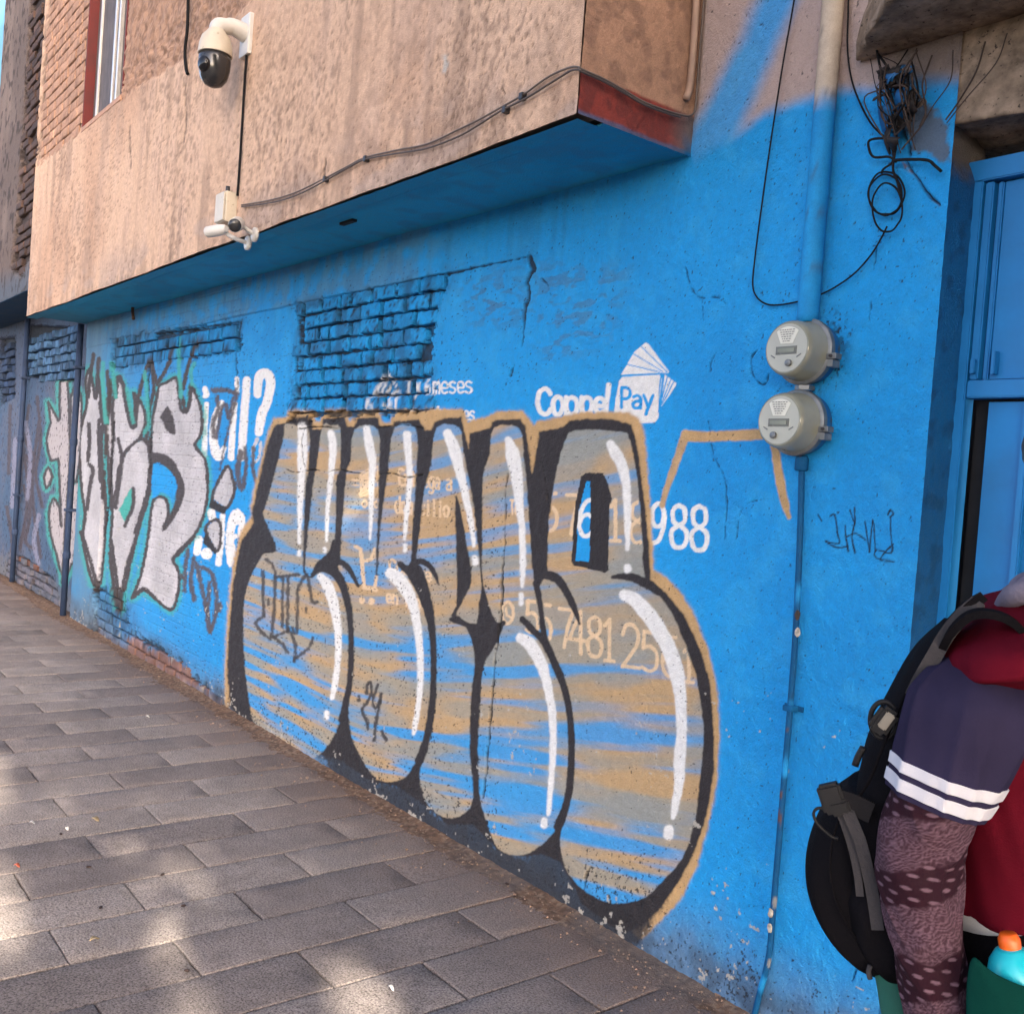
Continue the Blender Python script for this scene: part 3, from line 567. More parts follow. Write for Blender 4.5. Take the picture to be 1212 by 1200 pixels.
    # black line work over the fill
    for P in ([(384,674,3.2),(396,680,3.4),(406,698,3),(412,724,2.6),(415,752,2.8),(414,800,3),(410,826,3.2),(404,852,4)], [(398,664,3.6),(408,668,3.6),(417,680,3),(424,694,1.4)], [(474,668,4),(486,680,4.2),(497,702,3.6),(507,730,3.4),(512,762,3.2),(513,800,3.2),(511,840,3.4),(504,876,4),(496,900,5)],
              [(489,668,4),(498,664,3.8),(509,670,3.4),(516,682,2.6),(520,692,1)], [(535,733,2.8),(548,738,2.6),(564,742,2.4),(586,741,3),(596,737,2.6)], [(536,728,2),(546,712,1.4)], [(619,733,4),(631,746,4.2),(645,760,4.2),(658,788,4.2),(669,818,4),(676,856,3.8),(676,913,4),(671,950,4.4),(660,978,5)],
              [(634,690,2.8),(639,715,2.4),(643,738,2.2),(645,752,2)], [(646,680,5.5),(658,684,5.5),(669,698,4.6),(680,720,3.6),(686,738,1.6)], [(726,683,2),(738,682,4),(750,684,5),(768,692,5.5),(780,700,5)], [(395,640,2),(390,656,3),(378,668,3.6),(370,680,2.6)]):
        pt.stroke(P, BLKC, soft=.9, jit=.9)
    pt.poly([(571,693),(576,710),(586,738),(597,736),(594,744),(584,760),(574,780),(570,800),(562,800),(563,780),(560,762),(552,742),(564,740),(567,715)], BLKC)
    pt.poly([(540,588),(544,598),(550,634),(557,678),(558,690),(546,710),(541,720),(541.5,640)], BLKC)
    hole = crop(600, 470, 5, [(440,470),(470,448),(570,452),(600,520),(622,600),(605,640),(600,1020),(580,1038),(400,995),(385,970),(400,650)])
    pt.poly(hole, BLKC); win = crop(600, 470, 5, [(470,495),(492,495),(497,560),(490,975),(408,970),(420,680)])
    idx = pt.sel(win, 3)
    if len(idx):
        d = pt.poly_d(np.array(win), idx); a = sst(.7, -.7, d)[:, None]; pt.c[idx] = pt.c[idx]*(1-a)+BLUE*a
        keep = pt.c[idx].copy(); glyph(pt, '6', 685, 590, 703, 634, WHT, 2.5); pt.c[idx] = np.where(d[:, None] < -.3, pt.c[idx], keep)
        near = pt.sel([(676, 560), (730, 680)], 0); nd = pt.poly_d(np.array(win), near)
        hd = pt.poly_d(np.array(hole), near); fix = near[(nd > -.3) & (hd < 0)]; pt.c[fix] = BLK*.95
    for P in HI: pt.stroke(P, WHT, soft=3.0, jit=.8, alpha=.4); pt.stroke(P, WHT, soft=1.1, jit=.8, alpha=.97, wear=.22)
    # ---------------- tags
    R4 = lambda L: crop(260, 640, 5, L)
    for P in ([(255,180),(262,440)], [(275,110),(330,190),(310,540),(285,570),(210,490),(258,450)], [(330,215),(460,200)], [(372,215),(370,510)], [(405,215),(400,540)], [(460,290),(455,545),(430,515)], [(460,290),(515,200),(545,360),(575,360)], [(315,570),(410,530)], [(320,570),(370,610),(400,660)], [(410,520),(450,620),(440,715)], [(445,700),(530,630),(550,575)], [(508,400),(512,425)], [(290,350),(291,375)]):
        pt.stroke(R4(P), S(62, 58, 58), 1.9, alpha=.88, soft=1.2, jit=1.6, smooth=2)
    for P in ([(823,918),(824,940)], [(868,905),(876,845),(896,845),(892,920),(850,985),(845,1020),(872,1060),(878,1110)], [(938,850),(905,945),(925,990),(950,950)], [(956,905),(940,1000),(925,1090),(914,1180)], [(960,1125),(985,1180)]):
        pt.stroke(R4(P), S(56, 54, 56), 1.9, alpha=.92, soft=1.0, jit=1.4, smooth=3)
    for P in ([(295,830),(310,855)], [(342,836),(362,832),(372,900),(378,945),(325,935),(370,960),(412,955)], [(402,872),(406,930)], [(404,905),(414,975)], [(420,812),(440,862),(440,802)], [(440,862),(428,920),(440,980)], [(412,915),(445,905),(484,932)], [(480,858),(498,978)], [(498,978),(512,850),(522,972)], [(570,832),(580,812),(592,828),(576,840)], [(580,842),(582,900),(586,980),(528,968),(524,1000),(596,1015),(540,1008),(582,955)]):
        pt.stroke(crop(880, 360, 3.333, P), S(14, 24, 46), .85, soft=.6, jit=.5, smooth=3)
    # soot beside the meters, wear marks
    for P, k in (([(990,378,9),(996,400,9),(992,425,8)], .55), ([(955,455,10),(968,462,9)], .35)):
        idx = pt.sel(P, 24); d = pt.line_d(P, idx); a = k*sst(10, -9, d)*sst(.42, .58, fbm(x[idx]*90, z[idx]*90, 141, 2)); pt.c[idx] = pt.c[idx]*(1-a[:, None])+S(30, 34, 40)*a[:, None]
    # chips showing old white paint and render
    chip = fbm(x*46, z*46, 151, 3)*.7+fbm(x*9, z*9, 155, 2)*.3; th = .765-.10*sst(.2, .02, z)
    a = sst(th, th+.012, chip)*(z < 1.0); mixin(S(196, 190, 178), a*.9)
    # broken corner by the lintel
    cor = [(1066,120),(1085,110),(1122,150),(1124,188),(1112,190),(1080,176),(1070,150)]; idx = pt.sel(cor, 16)
    if len(idx):
        d = pt.poly_d(np.array(cor), idx); a = sst(4, -3, d+pt.rough[idx]*14)*.8; pt.c[idx] = pt.c[idx]*(1-a[:, None])+S(104, 96, 88)*a[:, None]
    cor = [(1068,192),(1082,205),(1098,228),(1112,244),(1104,236),(1086,214)]; idx = pt.sel(cor, 8)
    if len(idx):
        d = pt.poly_d(np.array(cor), idx); a = sst(2, -2, d+pt.rough[idx]*8)*.8; pt.c[idx] = pt.c[idx]*(1-a[:, None])+S(150, 110, 90)*a[:, None]
    # paint never reached joints, cracks and pores; recess shade also put into joint colour
    mixin(MORTAR*.9, .20*rel['groove']*sst(.35, .6, f2)) if 'groove' in rel else None
    mixin(MORTAR*.45, np.clip(rel['pit']*.85, 0, 1)); mixin(MORTAR*.3, rel['crack']*.92)
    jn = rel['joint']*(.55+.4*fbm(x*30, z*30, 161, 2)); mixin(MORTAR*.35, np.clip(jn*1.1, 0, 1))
    if brick is not None:
        a = brick['red']; mixin(REDB*(1), a)
        pt.c *= brick['val'][:, None]
    return pt.c

rel = Relief(WX, WZ)

# ------------------------------------------------------------------ bricks of the exposed patches: one object each
def inside(P, u, v):
    r = False; n = len(P)
    for i in range(n):
        a = P[i]; b = P[(i+1) % n]
        if (a[1] > v) != (b[1] > v) and u < (b[0]-a[0])*(v-a[1])/(b[1]-a[1]+1e-12)+a[0]: r = not r
    return r
def brick_grid(x0, x1, z0, z1, proud, back, nx, nz, jit, seed, y0=0.0):
    """front face grid + skirt, irregular edges; returns verts (n,3), quads, facing -Y"""
    rg = np.random.default_rng(seed)
    e_ = .0035/(x1-x0); g_ = .0035/(z1-z0); a = np.concatenate([[0, e_], np.linspace(3*e_, 1-3*e_, max(nx-4, 2)), [1-e_, 1]]); b = np.concatenate([[0, g_], np.linspace(2.6*g_, 1-2.6*g_, max(nz-4, 2)), [1-g_, 1]]); nx, nz = len(a), len(b); A, B = np.meshgrid(a, b)
    x = x0+(x1-x0)*A; z = z0+(z1-z0)*B
    ex = np.minimum(np.minimum(A, 1-A)*(x1-x0), np.minimum(B, 1-B)*(z1-z0))
    rnd = np.where(ex < .0008, .007, np.where(ex < .004, .0015, 0.))
    y = y0-proud+rnd+jit*.5*(fbm(x*30+seed, z*30, 200+seed % 7, 2)-.5)
    x = x+jit*(rg.random(x.shape)-.5)*(ex < .004); z = z+jit*(rg.random(x.shape)-.5)*(ex < .004)
    V = np.stack([x, y, z], -1).reshape(-1, 3); F_ = list(map(tuple, gridfaces(nz, nx)))
    ring = [(0, i) for i in range(nx)]+[(j, nx-1) for j in range(1, nz)]+[(nz-1, i) for i in range(nx-2, -1, -1)]+[(j, 0) for j in range(nz-2, 0, -1)]
    idx = [j*nx+i for j, i in ring]; base = len(V)
    Vb = V[idx].copy(); Vb[:, 1] = y0-proud+back; V = np.concatenate([V, Vb]); m = len(idx)
    for k in range(m): F_.append((idx[k], base+k, base+(k+1) % m, idx[(k+1) % m]))
    return V, np.array(F_)
def lay(B, zstart, ztop, xa, xb, course, length, joint, seed, ywall=0.0, keepfrac=1.0, margin=0.0):
    """courses of bricks whose centre lies inside outline B (photo px on the plane)"""
    rg = np.random.default_rng(seed); out = []; k = 0; z = zstart
    while z < ztop:
        x = xa-(length*.5 if k % 2 else 0)+rg.uniform(-.03, .03)
        while x < xb:
            L = length*rg.choice([1, 1, 1, .5, .92]); c = (x+L/2, z+course/2)
            u, v, _ = PIX(np.array([[c[0], ywall, c[1]]])); 
            if inside(B, u[0], v[0]) and rg.random() < keepfrac: out.append((x+joint*rg.uniform(.5, 1.5), x+L-joint*rg.uniform(.4, 1.3), z+joint/2*rg.uniform(.5, 1.1), z+course-joint/2*rg.uniform(.5, 1.1)))
            x += L
        z += course; k += 1
    return out
bricks = []
def addb(L, proud, spread, jit, seed, back=.05, n=(9, 4), red=None):
    rg = np.random.default_rng(seed)
    for k, b in enumerate(L):
        if rg.random() < .008: continue
        V, F_ = brick_grid(*b, proud+rg.uniform(-spread, spread)*.75, back, *n, jit, seed+k)
        cx_, cz_ = (b[0]+b[1])/2, (b[2]+b[3])/2; th_ = rg.normal(0, .018); dx_, dz_ = V[:, 0]-cx_, V[:, 2]-cz_; V[:, 0] = cx_+dx_*math.cos(th_)-dz_*math.sin(th_); V[:, 2] = cz_+dx_*math.sin(th_)+dz_*math.cos(th_); V[:, 1] += dx_*rg.normal(0, .02)
        bricks.append((V, F_, rg.uniform(.84, 1.06), red))
B1 = lay(BR1, 1.402, 2.36, -5.2, -3.5, .075, .215, .017, 11); addb([b for b in B1 if b[2] > 1.75], .003, .009, .012, 300, n=(14, 8))
addb([b for b in B1 if b[2] <= 1.75], .004, .002, .004, 400, n=(14, 8))
B2 = lay(BR2, 2.08, 2.42, -8.4, -5.9, .083, .23, .014, 12); addb(B2, .004, .005, .006, 500)
B3 = lay(BR3, -.01, .8, -8.4, -5.8, .074, .21, .014, 13); addb([b for b in B3], .003, .007, .006, 600, n=(8, 5))
print('bricks', len(B1), len(B2), len(B3), 'wall verts', len(WX))
ALLV = np.concatenate([b[0] for b in bricks]); CNT = [len(b[0]) for b in bricks]
ax, az = ALLV[:, 0], ALLV[:, 2]
nb = len(ax)
PB = Paint(ax, az, np.zeros((nb, 3)))
ero = [(150,755),(160,757),(176,765),(200,776),(228,792),(244,806),(244,816),(225,812),(200,800),(170,784),(152,775)]
idx = PB.sel(ero, 30); red = np.zeros(nb); red[idx] = sst(3, -2, PB.poly_d(np.array(ero), idx)+PB.rough[idx]*16)
red = np.maximum(red*.85, .35*sst(.10, .03, az+.15*(fbm(ax*8, az*8, 171, 2)-.5))*(ax < -5.7))
val = np.concatenate([np.full(c, b[2]) for c, b in zip(CNT, bricks)])
brel = {'pit': sst(.66, .76, fbm(ax*95, az*80, 71, 2)), 'crack': np.zeros(nb), 'joint': sst(.02, .03, ALLV[:, 1])*.9}
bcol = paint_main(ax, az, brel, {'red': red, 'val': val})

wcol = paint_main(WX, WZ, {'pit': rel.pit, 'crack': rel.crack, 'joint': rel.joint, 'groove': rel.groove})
# eroded red brick faces at the foot of the wall are also visible between the bricks
WV = np.stack([WX, -rel.h, WZ], -1)

house = empty('building', (-5.2, 0, 0), 'blue and peach building with the overhanging upper floor and the big throw-up on its wall', 'building')
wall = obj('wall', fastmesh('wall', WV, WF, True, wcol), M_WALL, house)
wall['label'] = 'bright blue plaster wall with painted advert and graffiti'
k0 = 0
for (V, F_, vv, _), n_ in zip(bricks, CNT):
    me = fastmesh('brick', V, F_, True, bcol[k0:k0+n_]); o = obj('brick', me, M_BRICK, wall); k0 += n_
# back of the wall: returns into the doorway
# ================================================================== overhanging upper floor (peach)
YF, XE, ZS = -0.489, -2.243, 2.586
XL = -9.255
def chart(x, y, z): return PIX(np.stack([x, np.full_like(x, y), z], -1))[:2]
class PaintY(Paint):
    def __init__(s, x, z, col, y):
        Paint.__init__(s, x, z, col); s.u, s.v = chart(x, y, z)
WIN = (-7.80, -6.875, 3.825, 5.35)          # window opening x0 x1 z0 z1
ox = [XE]
while ox[-1] > XL:
    a = PIX(np.array([[ox[-1], YF, 2.8]]))[0][0]; b = PIX(np.array([[ox[-1]-.01, YF, 2.8]]))[0][0]; ox.append(ox[-1]-min(.03, .01*1.4/(a-b)))
ox = np.array(ox[::-1]); ox[0] = XL
oz = np.concatenate([np.linspace(ZS-.002, 4.0, 190), np.linspace(4.0, 6.2, 110)[1:]])
ox[np.argmin(abs(ox-WIN[0]))] = WIN[0]; ox[np.argmin(abs(ox-WIN[1]))] = WIN[1]; oz[np.argmin(abs(oz-WIN[2]))] = WIN[2]; oz[np.argmin(abs(oz-WIN[3]))] = WIN[3]
OX, OZ = np.meshgrid(ox, oz); x = OX.ravel(); z = OZ.ravel().copy()
fq = gridfaces(*OX.shape); cx = x[fq].mean(1); cz = z[fq].mean(1)
fq = fq[~((cx > WIN[0]) & (cx < WIN[1]) & (cz > WIN[2]) & (cz < WIN[3]))]
po = PaintY(x, z, np.tile(PEACH, (len(x), 1)), YF)
h = .010*(fbm(x*.8, z*.8, 301, 3)-.5)+.005*(fbm(x*5, z*5, 303, 3)-.5)+(.0010+.0018*sst(-7, -4, x))*(fbm(x*34, z*30, 305, 3)-.5)
PBR = [(60,-60),(112,-60),(98,152),(44,196)]; ROUGH = [(140,-60),(330,-60),(292,6),(270,30),(215,72),(160,104),(144,118)]
jm = np.zeros(len(x)); rm = np.zeros(len(x))
for B, t, k in ((PBR, jm, 1), (ROUGH, rm, 1)):
    idx = po.sel(B, 20); d = po.poly_d(np.array(B), idx)+po.rough[idx]*10+po.n2[idx]*8; t[idx] = sst(2, -2, d)
h = h-.016*jm-.010*rm+rm*.034*(fbm(x*30, z*30, 307, 3)-.5)
pit = fbm(x*120, z*95, 309, 2); pz = .1+1.0*sst(.45, .68, fbm(x*1.1, z*1.4, 311, 3)); pm = sst(.84-.09*pz, .87-.09*pz, pit)*(1-jm); h -= .003*pm
# wavy lower edge
z = z+np.where(OZ.ravel() < ZS+.001, .014*(fbm(x*3.1, x*0, 313, 3)-.6)-.004, 0)
def mx(c, col, a): c[:] = c*(1-a[:, None])+np.asarray(col)*a[:, None]
c = po.c; f1 = fbm(x*1.5, z*1.0, 315, 4); f2 = fbm(x*9, z*2.2, 317, 3); f3 = fbm(x*26, z*26, 319, 3)
mx(c, S(212, 168, 138), .6*sst(.35, .75, f1)); mx(c, S(240, 204, 178), .5*sst(.5, .7, f2)); mx(c, S(150, 124, 108), .42*sst(.50, .72, fbm(x*16, z*1.1, 324, 3))*sst(.40, .65, fbm(x*1.3, z*2.2, 326, 2))); mx(c, S(126, 104, 92), .35*sst(2.95, 2.6, z)*sst(.48, .68, fbm(x*11, z*4, 328, 3))); mx(c, S(168, 140, 120), .55*sst(.5, .75, f1*.5+f2*.5)); mx(c, S(196, 176, 164), .5*sst(.5, .62, fbm(x*4, z*7, 321, 3))*sst(2.9, 2.62, z))
mx(c, S(150, 120, 100), .30*sst(.45, .7, f3)*sst(.42, .66, fbm(x*2.4, z*1.6, 316, 3))); mx(c, S(120, 96, 82), .45*sst(.55, .70, fbm(x*60, z*38, 318, 2))*sst(.48, .68, fbm(x*1.8, z*1.3, 322, 3))); mx(c, S(96, 78, 66), .5*pm); mx(c, S(196, 156, 130), .75*rm); mx(c, S(120, 92, 76), .55*rm*sst(.48, .64, fbm(x*60, z*60, 330, 2))); mx(c, S(96, 74, 62), .75*jm)
for q in ((527, 75, 9), (480, 60, 0)):
    if q[2]:
        idx = po.sel([(q[0], q[1])]*2, 14); d = po.line_d([(q[0]+1, q[1]-8, 3), (q[0]-1, q[1]+9, 2.4)], idx); a = sst(2, -2, d+po.rough[idx]*6)*.8; c[idx] = c[idx]*(1-a[:, None])+S(196, 196, 190)*a[:, None]
for P in ([(385,188,.9),(382,212,1.3)], [(593,104,1),(598,112,.8)], [(219,100,.7),(220,150,.5),(217,170,.4)], [(153,150,.6),(155,200,.5)]):
    idx = po.sel(P, 6); d = po.line_d(np.array([(*p,) for p in P], float), idx)+po.rough[idx]*2; a = sst(.8, -.5, d); h[idx] -= .005*a; c[idx] = c[idx]*(1-a[:, None]*.8)+S(70, 56, 50)*a[:, None]*.8
oh = obj('overhang_wall', fastmesh('overhang_wall', np.stack([x, YF-h, z], -1), fq, True, c), M_PEACH, house)
# bricks left of the window
rg = np.random.default_rng(21); zc = 3.80; k = 0; pv = []
while zc < 5.3:
    xx = -9.2-(.12 if k % 2 else 0)
    while xx < -7.8:
        L = .235*rg.choice([1, 1, 1, .55]); u_, v_ = chart(np.array([xx+L/2]), YF, np.array([zc+.04]))
        if inside(PBR, u_[0], v_[0]): pv.append(brick_grid(max(xx+.008, XL+.005), min(xx+L-.008, WIN[0]-.01), zc+.004, zc+.074, rg.uniform(-.009, -.001), .05, 9, 5, .006, 700+len(pv), y0=YF))
        xx += L
    zc += .078; k += 1
for V, F_ in pv:
    a, b = V[:, 0], V[:, 2]; cc = np.tile(S(214, 170, 142), (len(V), 1))*(rg.uniform(.88, 1.06)); mx(cc, S(150, 116, 96), .6*sst(.5, .7, fbm(a*40, b*40, 331, 2)))
    obj('brick', fastmesh('brick', V, F_, True, cc), M_BRICK, oh)
# the end face with the red band
ey = np.linspace(YF, 0.0, 90); ez = np.linspace(ZS-.004, 3.5, 200); EY, EZ = np.meshgrid(ey, ez); y = EY.ravel(); z = EZ.ravel()
h = .004*(fbm(y*6+3, z*6, 341, 3)-.5)+.003*(fbm(y*30, z*30, 343, 3)-.5); c = np.tile(S(190, 148, 120), (len(y), 1))
f1 = fbm(y*3, z*3, 345, 3); f2 = fbm(y*22, z*22, 347, 3); mx(c, S(166, 130, 106), .6*sst(.3, .75, f1)); mx(c, S(130, 100, 84), .5*sst(.5, .72, f2)); h += .004*(fbm(y*80, z*80, 349, 2)-.5)
band = sst(2.712, 2.702, z+.012*(f2-.5)); mx(c, S(150, 66, 56), band); mx(c, S(110, 52, 48), band*.6*sst(.45, .6, f2)); mx(c, S(120, 108, 104), band*sst(-.14, .0, y+.1*(f1-.5)))
mx(c, S(60, 110, 150), sst(2.60, 2.588, z+.01*(f2-.5))*.7+sst(-.06, -.005, y+.06*(f2-.5))*sst(2.66, 2.6, z)*.8)
mx(c, S(220, 205, 190), sst(.004, .001, abs(z-2.709-.004*(f2-.5)))*sst(-.4, -.46, y)*.8)
obj('overhang_end_wall', fastmesh('overhang_end_wall', np.stack([XE+.006+h, y, z], -1), gridfaces(*EY.shape), True, np.clip(c, 0, 1)), M_PEACH, house)
# soffit
sx = np.linspace(XL, XE+.004, 420); sy = np.linspace(YF+.002, .02, 44); SX, SY = np.meshgrid(sx, sy); x = SX.ravel(); y = SY.ravel()
h = .006*(fbm(x*2, y*2, 351, 3)-.5)+.003*(fbm(x*18, y*18, 353, 2)-.5)+.022*sst(YF+.115, YF+.085, y+.012*(fbm(x*1.5, x*0, 355, 2)-.5))
c = np.tile(S(44, 184, 232), (len(x), 1)); f1 = fbm(x*2, y*5, 357, 3); mx(c, S(34, 156, 204), .6*sst(.4, .65, f1)); mx(c, S(70, 140, 180), .35*sst(.55, .7, fbm(x*10, y*10, 359, 3))); mx(c, S(90, 130, 150), .5*sst(-8, -9.2, x))
obj('soffit', fastmesh('soffit', np.stack([x, y, ZS+.004-h], -1), gridfaces(*SX.shape)[:, ::-1], True, c), M_WALL, house)
box_obj('soffit_slot', (-4.05, -3.93, -.30, -.275, ZS-.006, ZS+.01), simple_mat('hole_shade', (.012, .011, .01), .9), house, .002)  # solid dark box, its colour stands in for the shade inside a slot
# body of the upper floor behind the face
box_obj('upper_storey', (XL+.02, XE-.03, -.36, 3.0, ZS+.03, 6.2), simple_mat('inner_plaster', S(160, 130, 110), .9), house, 0)
box_obj('ground_storey', (-9.0, -1.75, .13, 3.0, 0, ZS), simple_mat('inner_block', S(80, 80, 82), .9), house, 0)
# window: frame, panes
M_FRAME = simple_mat('red_brown_jamb', S(104, 40, 38), .7, var=.2); M_ALU = simple_mat('aluminium', (.62, .60, .57), .4, .6, var=.1)
def glass_mat(name, col):
    m, nt, b = new_mat(name); b.inputs['Base Color'].default_value = (*[float(q) for q in col], 1); b.inputs['Roughness'].default_value = .6; b.inputs['Specular IOR Level'].default_value = .2
    n = noise_node(nt, 9, 4, .6); r = ramp(nt, n.outputs['Fac'], [(.35, tuple(float(q)*.7 for q in col)), (.7, tuple(float(q)*1.2 for q in col))]); nt.links.new(r.outputs[0], b.inputs['Base Color']); return m
M_GLASS = glass_mat('dusty_glass', S(104, 96, 94))
wnd = empty('window', (0, 0, 0)); wnd.parent = house; wnd.location = (-7.34+5.2, YF, WIN[2]); wnd['label'] = 'sliding window with red brown jamb in the peach wall'
del_keys = None
def wbox(name, b, mat, bevel=.002):
    bm = bmesh.new(); box(bm, *b); me = bpy.data.meshes.new(name); bmesh.ops.bevel(bm, geom=bm.edges[:], offset=bevel, segments=1, affect='EDGES') if bevel else None; bm.to_mesh(me); bm.free()
    me.transform(Matrix.Translation((7.34, -YF, -WIN[2]))); me.materials.append(mat); o = bpy.data.objects.new(name, me); return link(o, wnd)
x0, x1, z0, z1 = WIN
wbox('jamb', (x0-.005, x0+.012, YF-.004, YF+.14, z0-.01, z1), M_FRAME); wbox('jamb', (x1-.012, x1+.004, YF+.004, YF+.14, z0, z1), M_PEACH if False else M_FRAME)
wbox('sill', (x0-.004, x1+.004, YF-.006, YF+.14, z0-.03, z0+.004), simple_mat('sill_plaster', S(190, 150, 126), .85, bump=.4))
for xa in (x0+.13, x0+.50, x0+.60, x1-.05): wbox('frame', (xa-.016, xa+.016, YF+.05, YF+.085, z0+.02, z1), M_ALU)
wbox('frame', (x0+.012, x1-.012, YF+.045, YF+.09, z0+.004, z0+.03), M_ALU)
wbox('pane', (x0+.012, x0+.55, YF+.064, YF+.070, z0+.03, z1), M_GLASS, 0); wbox('pane', (x0+.56, x1-.012, YF+.076, YF+.082, z0+.03, z1), M_GLASS, 0)

# ================================================================== doorway: jamb, lintel, canopy slab, door
DB = X1
jy = np.linspace(0, .20, 40); jz = np.linspace(-.02, 2.5, 420); JY, JZ = np.meshgrid(jy, jz); y = JY.ravel(); z = JZ.ravel()
h = .006*(fbm(y*9, z*4, 361, 3)-.5)+.004*(fbm(y*40, z*40, 363, 2)-.5)
h = h-.02*sst(2.36, 2.44, z+.05*(fbm(y*20, z*20, 364)-.5))
c = np.tile(S(20, 112, 172), (len(y), 1)); f2 = fbm(y*25, z*25, 365, 3); mx(c, S(14, 84, 140), .6*sst(.42, .62, fbm(y*4, z*2, 367, 3))); mx(c, S(12, 60, 100), .5*sst(.5, .75, f2)); mx(c, S(110, 100, 90), sst(2.34, 2.42, z+.08*(f2-.5)))
edge = sst(.02, 0, y); h0 = np.interp(z, zs, -WV[:, 1][:GX.size].reshape(GX.shape)[:, -1])
ye = y-(h0*edge)
obj('door_jamb', fastmesh('door_jamb', np.stack([DB+h*(1-edge), ye, z], -1), gridfaces(*JY.shape), True, np.clip(c, 0, 1)), M_WALL, house)
# lintel
def rough_box(name, b, n, amp, col_fn, mat, parent, seed):
    bm = bmesh.new(); box(bm, *b); bmesh.ops.subdivide_edges(bm, edges=bm.edges[:], cuts=n, use_grid_fill=True)
    me = bpy.data.meshes.new(name); bm.to_mesh(me); bm.free(); V = np.empty(len(me.vertices)*3, np.float32); me.vertices.foreach_get('co', V); V = V.reshape(-1, 3).astype(float)
    a = fbm(V[:, 0]*9+V[:, 1]*7, V[:, 2]*9+V[:, 1]*5, seed, 3)-.5; b_ = fbm(V[:, 0]*33+V[:, 1]*21, V[:, 2]*33-V[:, 1]*17, seed+2, 3)-.5
    V[:, 1] += amp*(a+.5*b_); V[:, 2] += amp*(fbm(V[:, 0]*7, V[:, 1]*11+V[:, 2]*3, seed+5, 3)-.5)*1.6
    me.vertices.foreach_set('co', V.astype(np.float32).ravel()); me.polygons.foreach_set('use_smooth', [True]*len(me.polygons)); setcol(me, col_fn(V)); me.update()
    return obj(name, me, mat, parent)
def conc(V):
    f = fbm(V[:, 0]*6, V[:, 2]*6+V[:, 1]*5, 371, 3); g = fbm(V[:, 0]*30, V[:, 2]*30+V[:, 1]*25, 373, 3); c = np.tile(S(196, 172, 146), (len(V), 1)); mx(c, S(140, 124, 108), .8*sst(.35, .65, f)); mx(c, S(80, 70, 62), .8*sst(.58, .68, g)); return c
rough_box('lintel', (-1.455, 0.9, .012, .34, 2.475, 2.76), 30, .035, conc, M_CONC, house, 381)
M_SLAB = M_CONC
def slabm():
    P = [(-1.66, .02), (-1.60, -.06), (-1.50, -.15), (-1.41, -.245), (-1.26, -.33), (-1.14, -.42), (1.2, -.42), (1.2, .02)]
    bm = bmesh.new(); lo = [bm.verts.new((p[0], p[1], 2.712)) for p in P]; hi = [bm.verts.new((p[0]+.02, p[1], 2.86)) for p in P]; n = len(P)
    bm.faces.new(lo[::-1]); bm.faces.new(hi)
    for i in range(n): bm.faces.new((lo[i], lo[(i+1) % n], hi[(i+1) % n], hi[i]))
    bmesh.ops.triangulate(bm, faces=bm.faces[:]); bmesh.ops.subdivide_edges(bm, edges=[e for e in bm.edges if e.calc_length() > .08], cuts=5); bmesh.ops.triangulate(bm, faces=bm.faces[:])
    bmesh.ops.subdivide_edges(bm, edges=[e for e in bm.edges if e.calc_length() > .06], cuts=3); bmesh.ops.triangulate(bm, faces=bm.faces[:])
    me = bpy.data.meshes.new('canopy_slab'); bmesh.ops.recalc_face_normals(bm, faces=bm.faces[:]); bm.to_mesh(me); bm.free()
    V = np.empty(len(me.vertices)*3, np.float32); me.vertices.foreach_get('co', V); V = V.reshape(-1, 3).astype(float); a = fbm(V[:, 0]*8, V[:, 1]*8+V[:, 2]*9, 391, 3)-.5; b_ = fbm(V[:, 0]*28, V[:, 1]*28+V[:, 2]*31, 393, 3)-.5
    V[:, 2] += .018*a+.016*b_; V[:, 0] += .05*b_; V[:, 1] += .05*a
    me.vertices.foreach_set('co', V.astype(np.float32).ravel()); setcol(me, conc(V)*.9); me.polygons.foreach_set('use_smooth', [True]*len(me.polygons)); me.update()
    return obj('canopy_slab', me, M_SLAB, house)
slabm()
# wall above and to the right of the doorway (out of frame)
box_obj('wall_above_door', (DB-.002, 3.2, .05, .22, 2.70, 3.5), simple_mat('peach_side', S(200, 170, 148), .85, bump=.3), house, 0)
box_obj('wall_beside_door', (-.25, 3.2, .0, .22, 0, 2.70), simple_mat('blue_side', S(34, 150, 226), .75, bump=.3), house, 0)
box_obj('hall_back', (-1.74, -.2, .9, 1.0, 0, 2.8), simple_mat('hall_dark', S(30, 34, 40), .9), house, 0)
# blue metal door in the opening
M_DOOR = simple_mat('blue_enamel', S(20, 126, 194), .5, var=.16, vscale=5, spec=.5, wear=tuple(S(20, 60, 96)), wear_amt=-.02, wscale=14, bump=.06, bscale=60)
door = empty('metal_door', (0, 0, 0)); door.parent = house; door.location = (-1.3+5.2, .12, 0); door['label'] = 'blue painted sheet metal door with mid rail'
def dpart(name, b, bevel=.003, mat=None):
    bm = bmesh.new(); box(bm, *b); bmesh.ops.bevel(bm, geom=bm.edges[:], offset=bevel, segments=2, affect='EDGES'); me = bpy.data.meshes.new(name); bmesh.ops.recalc_face_normals(bm, faces=bm.faces[:]); bm.to_mesh(me); bm.free()
    me.transform(Matrix.Translation((1.3, -.12, 0))); me.materials.append(mat or M_DOOR); return link(bpy.data.objects.new(name, me), door)
dpart('frame_post', (-1.40, -1.322, .12, .17, 0, 2.375)); dpart('frame_head', (-1.40, -.26, .117, .173, 2.36, 2.415)); dpart('mid_rail', (-1.318, -.26, .118, .165, 1.80, 1.845))
